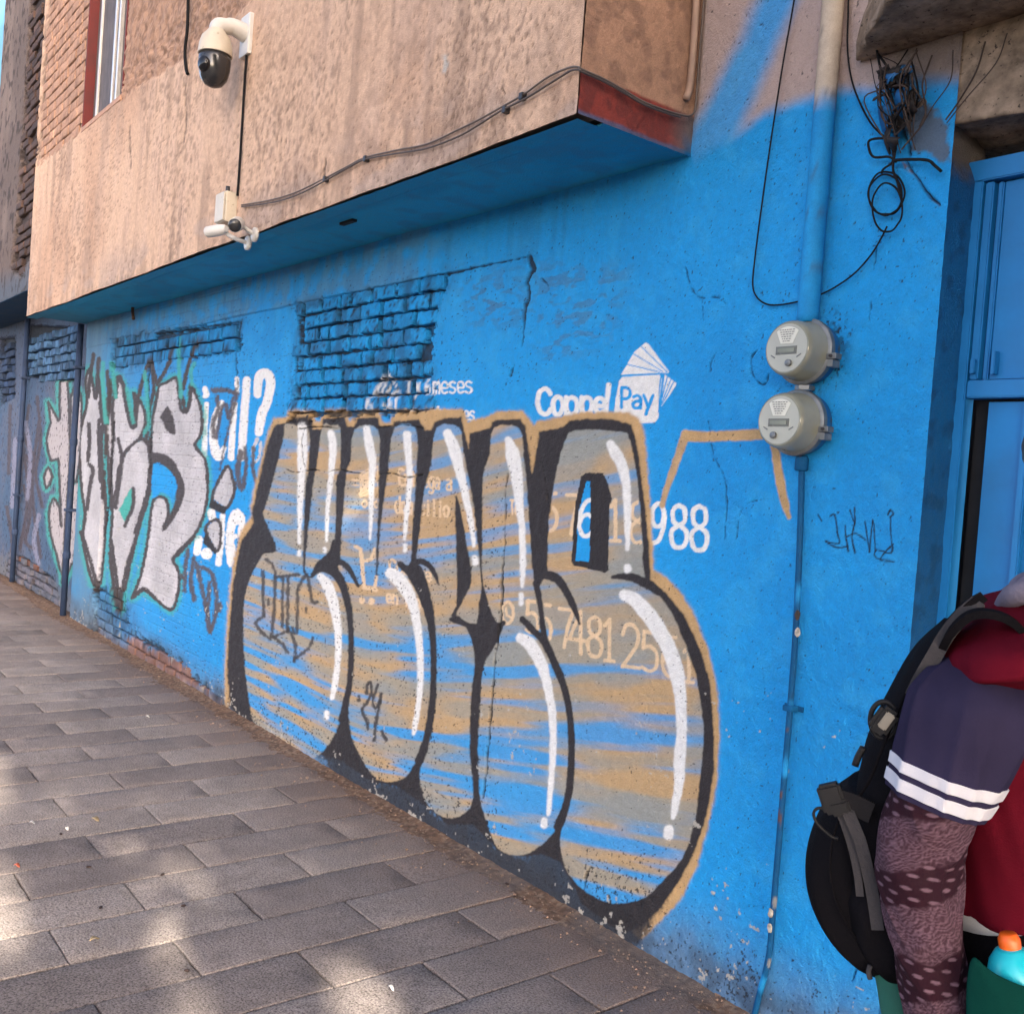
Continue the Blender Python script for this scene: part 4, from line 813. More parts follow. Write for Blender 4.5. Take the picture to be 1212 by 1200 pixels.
dpart('upper_stile', (-1.318, -1.296, .126, .160, 1.848, 2.356)); dpart('upper_stile', (-1.290, -1.276, .138, .160, 1.848, 2.356)); dpart('upper_panel', (-1.275, -.30, .146, .156, 1.850, 2.356), .001)
dpart('muntin', (-1.165, -1.150, .126, .145, 1.848, 2.356))
dpart('lower_panel', (-1.272, -.30, .150, .160, .06, 1.792), .001); dpart('lower_stile', (-1.175, -1.155, .128, .149, .06, 1.79)); dpart('gap_shade_sheet', (-1.321, -1.275, .185, .190, 0, 1.80), .001, simple_mat('gap_dark', S(16, 16, 18), .8))  # dark sheet behind the gap stands in for the shade inside it
dpart('latch', (-1.312, -1.300, .112, .13, 1.862, 1.90), .002)
dpart('hinge_pin', (-1.262, -1.252, .12, .145, 1.86, 1.92), .002)

# ================================================================== neighbouring building
nbld = empty('building', (-10.4, .06, 0), 'weathered grey brown building at the left edge with peeling brick and blue ground floor', 'building')
YN = .06
nx = np.linspace(-16, -9.155, 560); nz = np.linspace(-.02, 2.9, 420); NX, NZ = np.meshgrid(nx, nz); x = NX.ravel(); z = NZ.ravel()
pn = PaintY(x, z, np.tile(S(74, 100, 130), (len(x), 1)), YN); c = pn.c
NB1 = [(30,384),(97,388),(96,420),(92,452),(60,450),(32,446)]; NB2 = [(0,400),(18,398),(17,470),(0,480)]; NB3 = [(10,655),(30,660),(62,684),(68,700),(68,724),(40,712),(6,692)]
jm = np.zeros(len(x))
for B in (NB1, NB2, NB3):
    idx = pn.sel(B, 10); jm[idx] = np.maximum(jm[idx], sst(1, -1, pn.poly_d(np.array(B), idx)+pn.rough[idx]*6))
h = .006*(fbm(x*3, z*3, 401, 3)-.5)+.004*(fbm(x*20, z*20, 403, 3)-.5)-.05*jm
f1 = fbm(x*2.2, z*1.4, 405, 3); f2 = fbm(x*16, z*16, 407, 3)
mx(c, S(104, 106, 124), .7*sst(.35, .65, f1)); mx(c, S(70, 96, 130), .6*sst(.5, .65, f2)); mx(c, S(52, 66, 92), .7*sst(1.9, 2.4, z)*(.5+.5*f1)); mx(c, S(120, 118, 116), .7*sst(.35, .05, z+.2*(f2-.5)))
NP = [[(57,476),(66,492),(71,496),(71,452),(80,451),(82,500),(83,540),(80,582),(77,623),(74,680),(67,657),(60,633),(58,607),(63,590),(70,600),(72,622),(70,560),(69,543),(60,545),(55,520),(60,500)], [(57,553),(62,565),(55,578),(52,565)],
      [(84,578),(92,570),(100,580),(98,620),(92,660),(85,668),(75,690),(74,680),(78,625)], [(90,640),(98,633),(98,657),(88,678)], [(84,470),(93,462),(97,480),(95,540),(90,570),(84,560)]]
idx = pn.sel([(40, 430), (110, 700)], 4); dm = np.full(len(idx), 1e9)
for P in NP: dm = np.minimum(dm, pn.poly_d(np.array(P), idx))
a = sst(7, 3, dm+pn.rough[idx]*4)*.8; c[idx] = c[idx]*(1-a[:, None])+TEAL*a[:, None]
for P in NP: pn.poly(P, np.asarray(S(196, 188, 188))); pn.stroke(P, GRY, 1.6, closed=True, smooth=2, jit=1.2)
for P in ([(22,600),(28,540),(40,560)], [(46,500),(38,580),(48,660)], [(28,575),(32,600),(24,650)], [(12,480),(10,560)], [(34,480),(30,520),(40,540),(34,570)], [(44,470),(48,520),(42,560),(50,600)], [(26,520),(36,600),(30,640),(42,650)], [(8,600),(14,640),(10,670)]): pn.stroke(P, S(84, 76, 84), 2.0, jit=1.6)
for P in ([(30,500),(36,540),(32,590)], [(18,520),(14,600)], [(46,610),(40,640),(46,668)]): pn.stroke(P, S(150, 150, 172), 2.4, jit=2, alpha=.8)
mx(c, MORTAR*.3, np.clip(jm*.95+.8*sst(.70, .74, fbm(x*40, z*40, 409, 2)), 0, 1))
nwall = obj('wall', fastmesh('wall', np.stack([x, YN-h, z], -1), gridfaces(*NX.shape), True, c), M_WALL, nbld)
rg = np.random.default_rng(33)
for B, zr, xr, crs, L0, col, rad in ((NB1, (2.05, 2.6), (-12, -9.15), .085, .125, S(86, 128, 170), 1), (NB2, (1.8, 2.6), (-13.2, -11.6), .085, .2, S(60, 84, 120), 1), (NB3, (.0, .55), (-12.4, -9.2), .075, .2, S(140, 92, 70), 0)):
    zc = zr[0]; k = 0
    while zc < zr[1]:
        xx = xr[0]+(L0/2 if k % 2 else 0)
        while xx < xr[1]:
            u_, v_ = chart(np.array([xx+L0/2]), YN, np.array([zc+.04])); s_ = rg.random()
            if inside(B, u_[0], v_[0]):
                V, F_ = brick_grid(xx+.012, xx+L0-.012, zc+.008, zc+crs-.010, rg.choice([.01, -.02, .03, 0]) if rad else rg.uniform(-.02, .01), .07, 5, 3, .008, 900+k*50+int(s_*40), y0=YN)
                cc = np.tile(col*rg.uniform(.55, 1.35), (len(V), 1))
                if not rad: mx(cc, S(110, 130, 150), np.full(len(V), .7 if (zc < .22 or rg.random() < .35) else 0.))
                mx(cc, MORTAR*.5, .6*sst(.5, .7, fbm(V[:, 0]*50, V[:, 2]*50, 411, 2))); obj('brick', fastmesh('brick', V, F_, True, cc), M_BRICK, nwall)
            xx += L0
        zc += crs; k += 1
# its upper storey
YU = -.41; ux = np.linspace(-11.46, XL-.006, 190); uz = np.linspace(2.86, 6.6, 300); UX, UZ = np.meshgrid(ux, uz); x = UX.ravel(); z = UZ.ravel()
pu = PaintY(x, z, np.tile(S(140, 124, 116), (len(x), 1)), YU); c = pu.c
UB = [(39,-40),(58,-40),(46,190),(36,300),(24,330),(14,318),(22,240),(28,150)]; idx = pu.sel(UB, 12); jm = np.zeros(len(x)); jm[idx] = sst(1.5, -1.5, pu.poly_d(np.array(UB), idx)+pu.rough[idx]*8)
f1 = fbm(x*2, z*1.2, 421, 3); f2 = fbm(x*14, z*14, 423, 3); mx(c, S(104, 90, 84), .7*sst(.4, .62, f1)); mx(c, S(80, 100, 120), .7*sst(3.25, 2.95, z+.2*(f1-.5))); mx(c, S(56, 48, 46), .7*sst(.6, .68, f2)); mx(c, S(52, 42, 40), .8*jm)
h = .008*(f1-.5)+.006*(f2-.5)-.035*jm
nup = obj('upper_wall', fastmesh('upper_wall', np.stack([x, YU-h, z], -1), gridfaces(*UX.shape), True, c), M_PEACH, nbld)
zc = 2.95; k = 0; n_ = 0
while zc < 5.7:
    xx = -10.9+(.12 if k % 2 else 0)
    while xx < XL-.1:
        u_, v_ = chart(np.array([xx+.115]), YU, np.array([zc+.04]))
        if inside(UB, u_[0], v_[0]) and rg.random() < .85:
            V, F_ = brick_grid(xx+.008, min(xx+.225, XL-.02), zc+.008, zc+.070, rg.uniform(-.012, .008), .06, 6, 4, .009, 1300+n_, y0=YU); n_ += 1
            cc = np.tile(S(112, 88, 78)*rg.uniform(.6, 1.15), (len(V), 1)); mx(cc, S(60, 50, 48), .7*sst(.48, .6, fbm(V[:, 0]*40, V[:, 2]*40, 425, 2))); obj('brick', fastmesh('brick', V, F_, True, cc), M_BRICK, nup)
        xx += .235
    zc += .078; k += 1
box_obj('soffit', (-13.2, XL-.008, YU+.004, YN+.04, 2.855, 2.90), simple_mat('dark_blue_soffit', S(22, 70, 104), .8, bump=.3, bscale=40), nbld, 0)
box_obj('upper_storey', (-11.44, XL-.03, YU+.06, 3, 2.9, 6.6), simple_mat('grey_core', S(100, 90, 84), .9), nbld, 0)
M_DPIPE = simple_mat('navy_drainpipe', S(44, 62, 92), .75, var=.35, vscale=6, bump=.1)
for px0, px1, lab in ((101, 79, 'navy blue drainpipe down the corner beside the silver lettering'), (22, 4, 'dark blue drainpipe on the wall at the left edge of the picture')):
    xp = W(px0, 395, -.01)[0] if px0 > 50 else -11.6
    yp_ = -.05 if px0 > 50 else .01; dp = empty('drainpipe', (xp, yp_, 0), lab, 'drainpipe')
    tube('pipe', [(xp, yp_, .02), (xp, yp_, 1.3), (xp, yp_, 2.58 if px0 > 50 else 2.85)], .027, M_DPIPE, dp, 12, 1)
    for zc in (.55, 1.55): lathe('collar', [(.030, -.03), (.033, -.02), (.033, .02), (.030, .03)], (xp, yp_, zc), (0, 0, 1), M_DPIPE, dp, 16)
    for zc in (.95, 2.2): box_obj('bracket', (xp-.045, xp+.045, yp_-.038, .06, zc-.012, zc+.012), M_DPIPE, dp, .004)
# building beyond
fb = empty('building', (-14, -.4, 0), 'pale blue building front at the far left edge', 'building')
M_PALE = simple_mat('pale_blue_plaster', S(120, 186, 222), .8, var=.15, vscale=2, bump=.3)
box_obj('wall', (-18, -11.50, -.36, 3, 2.92, 9), M_PALE, fb, .01); box_obj('cornice', (-18, -11.49, -.44, -.362, 5.0, 5.18), M_PALE, fb, .01)
for xa in (-13.2, -15.4): 
    fr = box_obj('window', (xa-.55, xa+.55, -.40, -.363, 3.4, 4.7), M_ALU, fb, .004); box_obj('pane', (xa-.48, xa+.48, -.41, -.402, 3.47, 4.63), M_GLASS, fr, .001)
# ================================================================== ground, pavement, dirt
def ground_mat(name, col, sc=60, bump=.3):
    return simple_mat(name, col, .9, var=.35, vscale=sc, bump=bump, bscale=220, spec=.2)
g = obj('ground', pymesh('ground', [(-300, -300, -.16), (300, -300, -.16), (300, 300, -.16), (-300, 300, -.16)], [(0, 1, 2, 3)]), ground_mat('asphalt', (.055, .053, .052), 30)); tag(g, kind='structure')
pav = obj('pavement', pymesh('pavement', [(-40, -4.6, -.011), (12, -4.6, -.011), (12, .12, -.011), (-40, .12, -.011)], [(0, 1, 2, 3)]), simple_mat('joint_sand', S(84, 72, 64), .95, var=.4, vscale=50, bump=.5, bscale=200)); tag(pav, kind='structure')
kb = box_obj('kerb', (-40, 12, -4.75, -4.603, -.3, .0), simple_mat('kerb_concrete', S(150, 146, 140), .85, var=.25, vscale=10, bump=.4), None, .015); tag(kb, kind='structure')
def paver_mat():
    m, nt, b = new_mat('concrete_paver'); tc = N(nt, 'ShaderNodeTexCoord'); oi = N(nt, 'ShaderNodeObjectInfo'); geo = N(nt, 'ShaderNodeNewGeometry'); v = geo.outputs['Position']
    n0 = noise_node(nt, 2.2, 5, .6, v); n1 = noise_node(nt, 14, 5, .6, v); n2 = noise_node(nt, 150, 4, .75, v); vo = N(nt, 'ShaderNodeTexVoronoi'); vo.inputs['Scale'].default_value = 190; nt.links.new(v, vo.inputs['Vector'])
    base = ramp(nt, oi.outputs['Random'], [(0, tuple(S(150, 140, 136))), (.5, tuple(S(165, 154, 149))), (1, tuple(S(184, 173, 166)))]).outputs[0]
    st = ramp(nt, n0.outputs['Fac'], [(.35, (.78, .77, .76)), (.65, (1.05, 1.04, 1.02))]).outputs[0]; c = mixc(nt, 1, base, st, 'MULTIPLY')
    s2 = ramp(nt, n1.outputs['Fac'], [(.3, (.82, .81, .80)), (.7, (1.06, 1.06, 1.06))]).outputs[0]; c = mixc(nt, 1, c, s2, 'MULTIPLY')
    s3 = ramp(nt, n2.outputs['Fac'], [(.36, (.30, .29, .29)), (.52, (1, 1, 1)), (.68, (1.4, 1.4, 1.38))]).outputs[0]; c = mixc(nt, 1, c, s3, 'MULTIPLY')
    s4 = ramp(nt, vo.outputs['Distance'], [(.0, (.62, .62, .62)), (.35, (1, 1, 1))]).outputs[0]; c = mixc(nt, .7, c, s4, 'MULTIPLY')
    # brown dust gathers along the foot of the wall
    sep = N(nt, 'ShaderNodeSeparateXYZ'); nt.links.new(v, sep.inputs[0]); ad = N(nt, 'ShaderNodeMath', operation='ADD'); sc_ = N(nt, 'ShaderNodeMath', operation='MULTIPLY_ADD'); sc_.inputs[1].default_value = .5; sc_.inputs[2].default_value = -.25
    nt.links.new(n0.outputs['Fac'], sc_.inputs[0]); nt.links.new(sep.outputs['Y'], ad.inputs[0]); nt.links.new(sc_.outputs[0], ad.inputs[1])
    du = ramp(nt, ad.outputs[0], [(0, (0, 0, 0)), (1, (1, 1, 1))]); mr = N(nt, 'ShaderNodeMapRange'); mr.inputs['From Min'].default_value = -.55; mr.inputs['From Max'].default_value = -.02; nt.links.new(ad.outputs[0], mr.inputs['Value'])
    mm = N(nt, 'ShaderNodeMath', operation='MULTIPLY'); nt.links.new(mr.outputs[0], mm.inputs[0]); nt.links.new(n1.outputs['Fac'], mm.inputs[1]); nt.nodes.remove(du)
    c = mixc(nt, mm.outputs[0], c, tuple(S(128, 100, 82)))
    nt.links.new(c, b.inputs['Base Color']); b.inputs['Roughness'].default_value = .88; b.inputs['Specular IOR Level'].default_value = .25
    bp = N(nt, 'ShaderNodeBump'); bp.inputs['Strength'].default_value = .9; bp.inputs['Distance'].default_value = .006; nt.links.new(n2.outputs['Fac'], bp.inputs['Height'])
    bp2 = N(nt, 'ShaderNodeBump'); bp2.inputs['Strength'].default_value = .4; bp2.inputs['Distance'].default_value = .006; nt.links.new(n1.outputs['Fac'], bp2.inputs['Height']); nt.links.new(bp.outputs[0], bp2.inputs['Normal']); nt.links.new(bp2.outputs[0], b.inputs['Normal'])
    return m
M_PAVER = paver_mat()
PW, PL = .2475, .6
def paver_mesh(seed, L=PL):
    rg = np.random.default_rng(seed); gx = np.array([0, .0015, .006, .06, .12, .18, PW-.011, PW-.0065, PW-.005]); gy = np.concatenate([[0, .0015, .006], np.linspace(.1, L-.1, 5), [L-.011, L-.0065, L-.005]])
    A, B = np.meshgrid(gx, gy); e = np.minimum(np.minimum(A, gx[-1]-A), np.minimum(B, gy[-1]-B)); zz = np.where(e < .001, -.004, np.where(e < .004, -.0008, 0.))-.0012*rg.random(A.shape)
    x = A+np.where(e < .004, (rg.random(A.shape)-.5)*.003, 0); y = B+np.where(e < .004, (rg.random(A.shape)-.5)*.003, 0)
    chip = rg.random(A.shape) < .05; zz = np.where((e < .006) & chip, zz-.006, zz)
    V = np.stack([x, y, zz], -1).reshape(-1, 3); V[:, :2] -= (PW/2, L/2); F_ = list(map(tuple, gridfaces(len(gy), len(gx)))); nx_, ny_ = len(gx), len(gy)
    ring = [i for i in range(nx_)]+[j*nx_+nx_-1 for j in range(1, ny_)]+[(ny_-1)*nx_+i for i in range(nx_-2, -1, -1)]+[j*nx_ for j in range(ny_-2, 0, -1)]; base = len(V); Vb = V[ring].copy(); Vb[:, 2] = -.05; V = np.concatenate([V, Vb]); m = len(ring)
    for k in range(m): F_.append((ring[k], base+k, base+(k+1) % m, ring[(k+1) % m]))
    me = fastmesh('paver', V, np.array(F_), True); me.materials.append(M_PAVER); return me
PM = [paver_mesh(50+i) for i in range(10)]
cand = []
for k in range(-16, 44):
    xb = -2.4816-.2475*k; xc = xb-.12375
    y0 = .834+(.3 if k % 2 else 0)-2.381
    for n_ in range(-6, 6):
        yc = y0+.6*n_+.3
        if yc-.3 > .02 or yc < -4.3: continue
        u_, v_, dd = PIX(np.array([[xc, yc, 0]])); vis = dd[0] > .2 and -120 < u_[0] < 1330 and v_[0] < 1420
        cand.append((0 if vis else 1, dd[0] if dd[0] > 0 else 99, xc, yc))
cand.sort(); single = cand[:300]; rest = cand[300:]
rg = np.random.default_rng(5)
for i, (_, _, xc, yc) in enumerate(single):
    o = bpy.data.objects.new('paver', PM[rg.integers(10)]); link(o, pav); o.location = (xc+rg.normal(0, .0008), yc+rg.normal(0, .001), rg.normal(0, .0006)); o.rotation_euler = (rg.normal(0, .0010), rg.normal(0, .0014), rg.normal(0, .002))
Vs = []; Fs = []; off = 0
src = PM[0]; sv = np.empty(len(src.vertices)*3, np.float32); src.vertices.foreach_get('co', sv); sv = sv.reshape(-1, 3); sf = np.empty(len(src.loops), np.int32); src.loops.foreach_get('vertex_index', sf); sf = sf.reshape(-1, 4)
for _, _, xc, yc in rest: Vs.append(sv+np.array([xc, yc, 0], np.float32)); Fs.append(sf+off); off += len(sv)
if Vs: o = obj('far_pavers', fastmesh('far_pavers', np.concatenate(Vs), np.concatenate(Fs), True), M_PAVER, pav); o['kind'] = 'stuff'
print('pavers', len(cand), 'visible', sum(1 for c_ in cand if c_[0] == 0))
# dirt wedge along the wall
dx = np.linspace(-12.5, -.3, 1500); dy = np.concatenate([np.linspace(-.34, -.10, 22), np.linspace(-.10, .05, 26)[1:]]); DX, DY = np.meshgrid(dx, dy); x = DX.ravel(); y = DY.ravel()
amt = .6+.9*fbm(x*1.2, x*0, 501, 3); hgt = .022*amt*np.exp(np.clip(y, -1, 0)/(.035+.03*amt))-.0075+.007*(fbm(x*26, y*26, 503, 3)-.42)+.004*(fbm(x*90, y*90, 505, 2)-.5)
c = np.tile(S(134, 106, 86), (len(x), 1)); f = fbm(x*60, y*60, 507, 2); mx(c, S(92, 74, 62), .7*sst(.5, .64, f)); mx(c, S(170, 146, 124), .6*sst(.62, .7, fbm(x*80, y*80, 509, 2))); mx(c, S(116, 112, 110), .55*sst(-3.6, -2.6, x)*sst(.4, .6, fbm(x*5, y*5, 511, 2)))
o = obj('dirt', fastmesh('dirt', np.stack([x, y, np.minimum(hgt, .035)], -1), gridfaces(*DX.shape), True, c), M_PEACH); tag(o, 'brown dirt and dust gathered along the foot of the blue wall', 'dirt', kind='stuff')
# grit and crumbs of plaster: uncountable small bits
rg = np.random.default_rng(9); Vs = []; Fs = []
tet = np.array([(1, 1, 1), (1, -1, -1), (-1, 1, -1), (-1, -1, 1)], float)
for i in range(1700):
    yy = -abs(rg.normal(0, .13)); xx = -12+11.4*rg.random()**.7; s_ = rg.uniform(.0012, .0042)*(1.8 if rg.random() < .06 else 1)
    q = tet*s_*rg.uniform(.5, 1.2, (4, 3))@np.linalg.qr(rg.normal(size=(3, 3)))[0]; q[:, 2] *= .6; q += (xx, yy-.01, .004+.016*math.exp(yy/.05)); Vs.append(q); Fs.append(np.array([(0, 1, 2), (0, 2, 3), (0, 3, 1), (1, 3, 2)])+4*i)
o = obj('grit', fastmesh('grit', np.concatenate(Vs), np.concatenate(Fs), False), simple_mat('plaster_crumbs', S(150, 124, 104), .9, var=.5, vscale=80)); tag(o, 'loose grit and plaster crumbs at the foot of the wall', 'grit', kind='stuff')
# single bits of litter on the pavers
M_LEAF = simple_mat('dry_leaf', S(190, 168, 128), .8, var=.3); M_PAPER = simple_mat('paper_scrap', S(236, 232, 226), .7, var=.08); M_SEED = simple_mat('dark_seed', S(52, 38, 34), .8); M_REDB = simple_mat('red_scrap', S(205, 110, 84), .6)
def litter(name, px, py, L, wd, mat, label, cat, rot):
    p = G(px, py); n = 9; V = []; F_ = []
    for i in range(n):
        t = i/(n-1); w_ = wd*.75*math.sin(math.pi*min(max(t, .04), .97))**.8; 
        for s_ in (-1, 0, 1): V.append(((t-.5)*L*.75, s_*w_, .003+abs(s_)*w_*.5+.004*math.sin(t*5)))
    for i in range(n-1):
        for j in range(2): a = i*3+j; F_.append((a, a+1, a+4, a+3))
    me = pymesh(name, V, F_, True); o = obj(name, me, mat); o.location = (p[0], p[1], .002); o.rotation_euler = (0, 0, rot)
    mo = o.modifiers.new('t', 'SOLIDIFY'); mo.thickness = .0015; tag(o, label, cat); return o
litter('dry_leaf', 113, 971, .05, .014, M_LEAF, 'dry pale leaf curled on a paver, higher of the two leaves near the left', 'leaf', .5)
litter('dry_leaf', 112, 1113, .045, .012, M_LEAF, 'dry pale leaf lying on the sunlit pavers near the bottom left', 'leaf', 1.9)
litter('paper_scrap', 79, 982, .03, .009, M_PAPER, 'small white paper scrap on the pavers beside the dry leaf', 'paper', .2)
litter('paper_scrap', 38, 975, .028, .009, M_PAPER, 'white paper scrap nearest the left edge of the pavers', 'paper', 1.1)
litter('paper_scrap', 463, 1171, .035, .007, M_PAPER, 'thin white paper strip on the pavers at the bottom', 'paper', .1)
litter('paper_scrap', 175, 849, .03, .01, M_PAPER, 'white paper scrap far up the pavement near the wall', 'paper', .8)
litter('plastic_scrap', 20, 1026, .03, .011, M_REDB, 'small orange red scrap on the pavers at the left edge', 'scrap', .8)
for i, (px, py) in enumerate(((72, 988), (105, 1027), (119, 1075), (221, 1150), (192, 1036), (600, 1047), (217, 1073))):
    p = G(px, py); me = bpy.data.meshes.new('seed_pod'); bm = bmesh.new(); bmesh.ops.create_icosphere(bm, subdivisions=2, radius=.0055)
    for v in bm.verts: v.co.x *= 1.5*(1+.3*random.random()); v.co.z *= .7
    bm.to_mesh(me); bm.free(); o = obj('seed_pod', me, M_SEED); o.location = (p[0], p[1], .005); o.rotation_euler = (0, 0, i*1.3); tag(o, ('dark seed pod right below the dry leaf', 'dark seed pod above the large sun fleck', 'dark seed pod inside the long sun fleck at the left', 'dark seed pod low down between two sun flecks', 'dark seed pod on a paver joint, farthest up the middle', 'dark seed pod by the dirt at the foot of the big letters', 'dark seed pod at the right edge of the large sun fleck')[i], 'seed pod', 'seed pods scattered on the pavers')
# ================================================================== things fixed to the walls
BLUEP = S(40, 156, 222)
def painted(o, fn):
    me = o.data; V = np.empty(len(me.vertices)*3, np.float32); me.vertices.foreach_get('co', V); V = V.reshape(-1, 3).astype(float); off = Vector((0, 0, 0)); p = o
    while p is not None: off += p.location; p = p.parent
    setcol(me, fn(V+np.array(off))); me.materials.clear(); me.materials.append(M_PIPE); return o
def pipecol(V):
    c = np.tile(BLUEP, (len(V), 1)); f = fbm(V[:, 0]*20+V[:, 1]*9, V[:, 2]*7, 601, 3); mx(c, S(30, 132, 200), .5*sst(.35, .75, f)); mx(c, S(200, 184, 164), sst(ZPB-.03, ZPB+.03, V[:, 2]+.06*(f-.5))); mx(c, S(70, 80, 90), .5*sst(.74, .8, fbm(V[:, 0]*60, V[:, 2]*50, 603, 2))); return c
XP = -1.707
ZPB = W(990, 106, -.07)[2]
cd = empty('conduit', (XP, -.045, 2.0), 'thick vertical conduit, blue below and beige above, feeding the upper meter', 'conduit')
def dense(a, b, n): a, b = np.array(a, float), np.array(b, float); return [a+(b-a)*i/n for i in range(n+1)]
painted(tube('pipe', dense((XP, -.042, 2.0), (XP-.004, -.042, 3.5), 60), .030, None, cd, 20, 0), pipecol)
painted(lathe('coupling', [(.030, -.03), (.034, -.028), (.034, .028), (.030, .03)], (XP-.003, -.042, 2.975), (0, 0, 1), None, cd, 20), pipecol)
for zc in (2.35, 3.25): painted(box_obj('clamp', (XP-.05, XP+.05, -.076, -.002, zc-.01, zc+.01), None, cd, .004), pipecol) if zc > 3 else None
# electricity meters
M_METER = simple_mat('meter_cover', (.22, .225, .175), .16, var=.1, vscale=12, spec=.6, wear=(.25, .24, .2), wear_amt=.0)
M_DIAL = simple_mat('meter_dial', (.33, .335, .28), .2, var=.06); M_LCD = simple_mat('meter_display', (.10, .10, .08), .3, var=.1); M_PRINT = simple_mat('meter_print', (.12, .12, .12), .5); M_LABEL = simple_mat('meter_label', (.55, .55, .47), .4, var=.05)
M_GALV = simple_mat('galvanised', (.17, .18, .18), .5, .6, var=.3, vscale=25)
M_BLUEMET = simple_mat('blue_socket', S(24, 96, 150), .5, var=.3, vscale=12, wear=tuple(S(70, 80, 88)), wear_amt=.08)
def disc(name, P, y, mat, parent, t=.0012):
    """flat plate in a plane parallel to the wall from an outline in x,z"""
    n = len(P); V = [(p[0], y, p[1]) for p in P]+[(p[0], y+t, p[1]) for p in P]; F_ = [tuple(range(n)), tuple(range(2*n-1, n-1, -1))]+[(i, i+n, (i+1) % n+n, (i+1) % n) for i in range(n)]
    me = pymesh(name, V, F_); bm = bmesh.new(); bm.from_mesh(me); bmesh.ops.recalc_face_normals(bm, faces=bm.faces[:]); bm.to_mesh(me); bm.free(); return obj(name, me, mat, parent)
def meter(zc, xc, label, kn):
    m = empty('electricity_meter', (xc, 0, zc), label, 'electricity meter', 'electricity meters on the blue wall'); A = (0, -1, 0); o = (xc, 0, zc)
    sharp(lathe('socket', [(.074, 0), (.084, .004), (.086, .03), (.086, .042), (.080, .046)], o, A, M_BLUEMET, m, 48))
    sharp(lathe('clamp_ring', [(.0865, .034), (.0925, .038), (.0935, .046), (.0925, .054), (.0865, .058)], o, A, M_GALV, m, 48))
    cv = sharp(lathe('cover', [(.083, .05), (.083, .062), (.0795, .068), (.0775, .112), (.0735, .124), (.0690, .1285), (.0655, .1275)], o, A, M_METER, m, 56), 50)
    th = [2*math.pi*i/48 for i in range(48)]
    dl = disc('dial', [(xc+.066*math.cos(t), zc+.066*math.sin(t)) for t in th], -.1288, M_DIAL, m)
    a0 = [math.radians(q) for q in np.linspace(52, 128, 14)]
    disc('label_plate', [(xc+.058*math.cos(t), zc+.058*math.sin(t)) for t in a0]+[(xc-.020, zc+.012), (xc+.020, zc+.012)], -.1300, M_LABEL, dl)
    disc('display', [(xc-.034, zc-.018), (xc+.034, zc-.018), (xc+.034, zc+.004), (xc-.034, zc+.004)], -.1301, M_LCD, dl)
    disc('display_window', [(xc-.027, zc-.0125), (xc+.027, zc-.0125), (xc+.027, zc-.0015), (xc-.027, zc-.0015)], -.1314, simple_mat('lcd_grey', (.17, .18, .13), .2), dl)
    rg = np.random.default_rng(kn+5)
    for r_ in range(6):                                            # small print on the label
        zz = zc+.048-.0062*r_; hw = .026-.0026*r_; xx = xc-hw
        while xx < xc+hw-.003:
            L = rg.uniform(.003, .009); L = min(L, xc+hw-xx); disc('print', [(xx, zz), (xx+L, zz), (xx+L, zz+.0022), (xx, zz+.0022)], -.1312, M_PRINT, dl, .0004) if L > .002 else None; xx += L+.0025
    for sgn in (-1, 1): disc('print', [(xc+sgn*.036, zc-.028), (xc+sgn*.050, zc-.020), (xc+sgn*.049, zc-.017), (xc+sgn*.035, zc-.025)], -.1303, M_PRINT, dl, .0006)
    sharp(lathe('seal_knob', [(.0095, .128), (.0095, .136), (.006, .138)], (xc+.012*kn, 0, zc-.042), A, M_GALV, m, 20))
    bm = bmesh.new(); box(bm, xc+.080, xc+.112, -.062, -.034, zc-.026, zc-.010); box(bm, xc+.090, xc+.106, -.066, -.032, zc-.048, zc-.028); bm_obj('clamp_lug', bm, M_GALV, m, bevel=.002)
    tube('clamp_screw', [(xc+.098, -.070, zc-.018), (xc+.098, -.028, zc-.018)], .004, M_DARKMETAL, m, 8, 0)
    return m
meter(1.918, XP+.002, 'upper round electricity meter with pale plastic cover below the thick conduit', 1)
meter(1.720, XP-.004, 'lower round electricity meter touched by the tan painted line', -1)
lk = empty('conduit_link', (XP, -.03, 1.82), 'short dark nipple joining the two electricity meters', 'pipe fitting')
sharp(lathe('nipple', [(.020, -.03), (.020, .03)], (XP, -.030, 1.819), (0, 0, 1), M_BLUEMET, lk, 20)); sharp(lathe('lock_nut', [(.027, -.006), (.027, .006)], (XP, -.030, 1.819), (0, 0, 1), M_GALV, lk, 6, False))
# thin conduit to the ground
tc_ = empty('conduit', W(905, 1150, -.02), 'thin blue conduit running from the lower meter down to the ground', 'conduit')
Pc = [W(a, b, -.022) for a, b in ((949, 548), (948, 600), (945, 680), (941, 760), (935, 840), (930, 900), (925, 960), (919, 1030), (914, 1090), (911, 1125), (906, 1150), (900, 1172), (893, 1200))]
def thincol(V):
    c = pipecol(np.stack([V[:, 0], V[:, 1], np.minimum(V[:, 2], 2.5)], -1)); f = fbm(V[:, 0]*30, V[:, 2]*16, 611, 2); mx(c, S(10, 74, 120), .9*sst(.1, .4, f)); mx(c, S(150, 150, 146), .85*sst(.80, .83, f)); mx(c, S(110, 76, 60), .8*sst(.80, .83, fbm(V[:, 0]*40, V[:, 2]*22, 613, 2))); return c
PP_ = spline(Pc, 14); painted(tube('pipe', PP_, .0088, None, tc_, 14, 0), thincol)
painted(lathe('fitting', [(.016, -.022), (.019, -.018), (.019, .012), (.014, .022)], Pc[0], (0, 0, 1), None, tc_, 16), thincol)
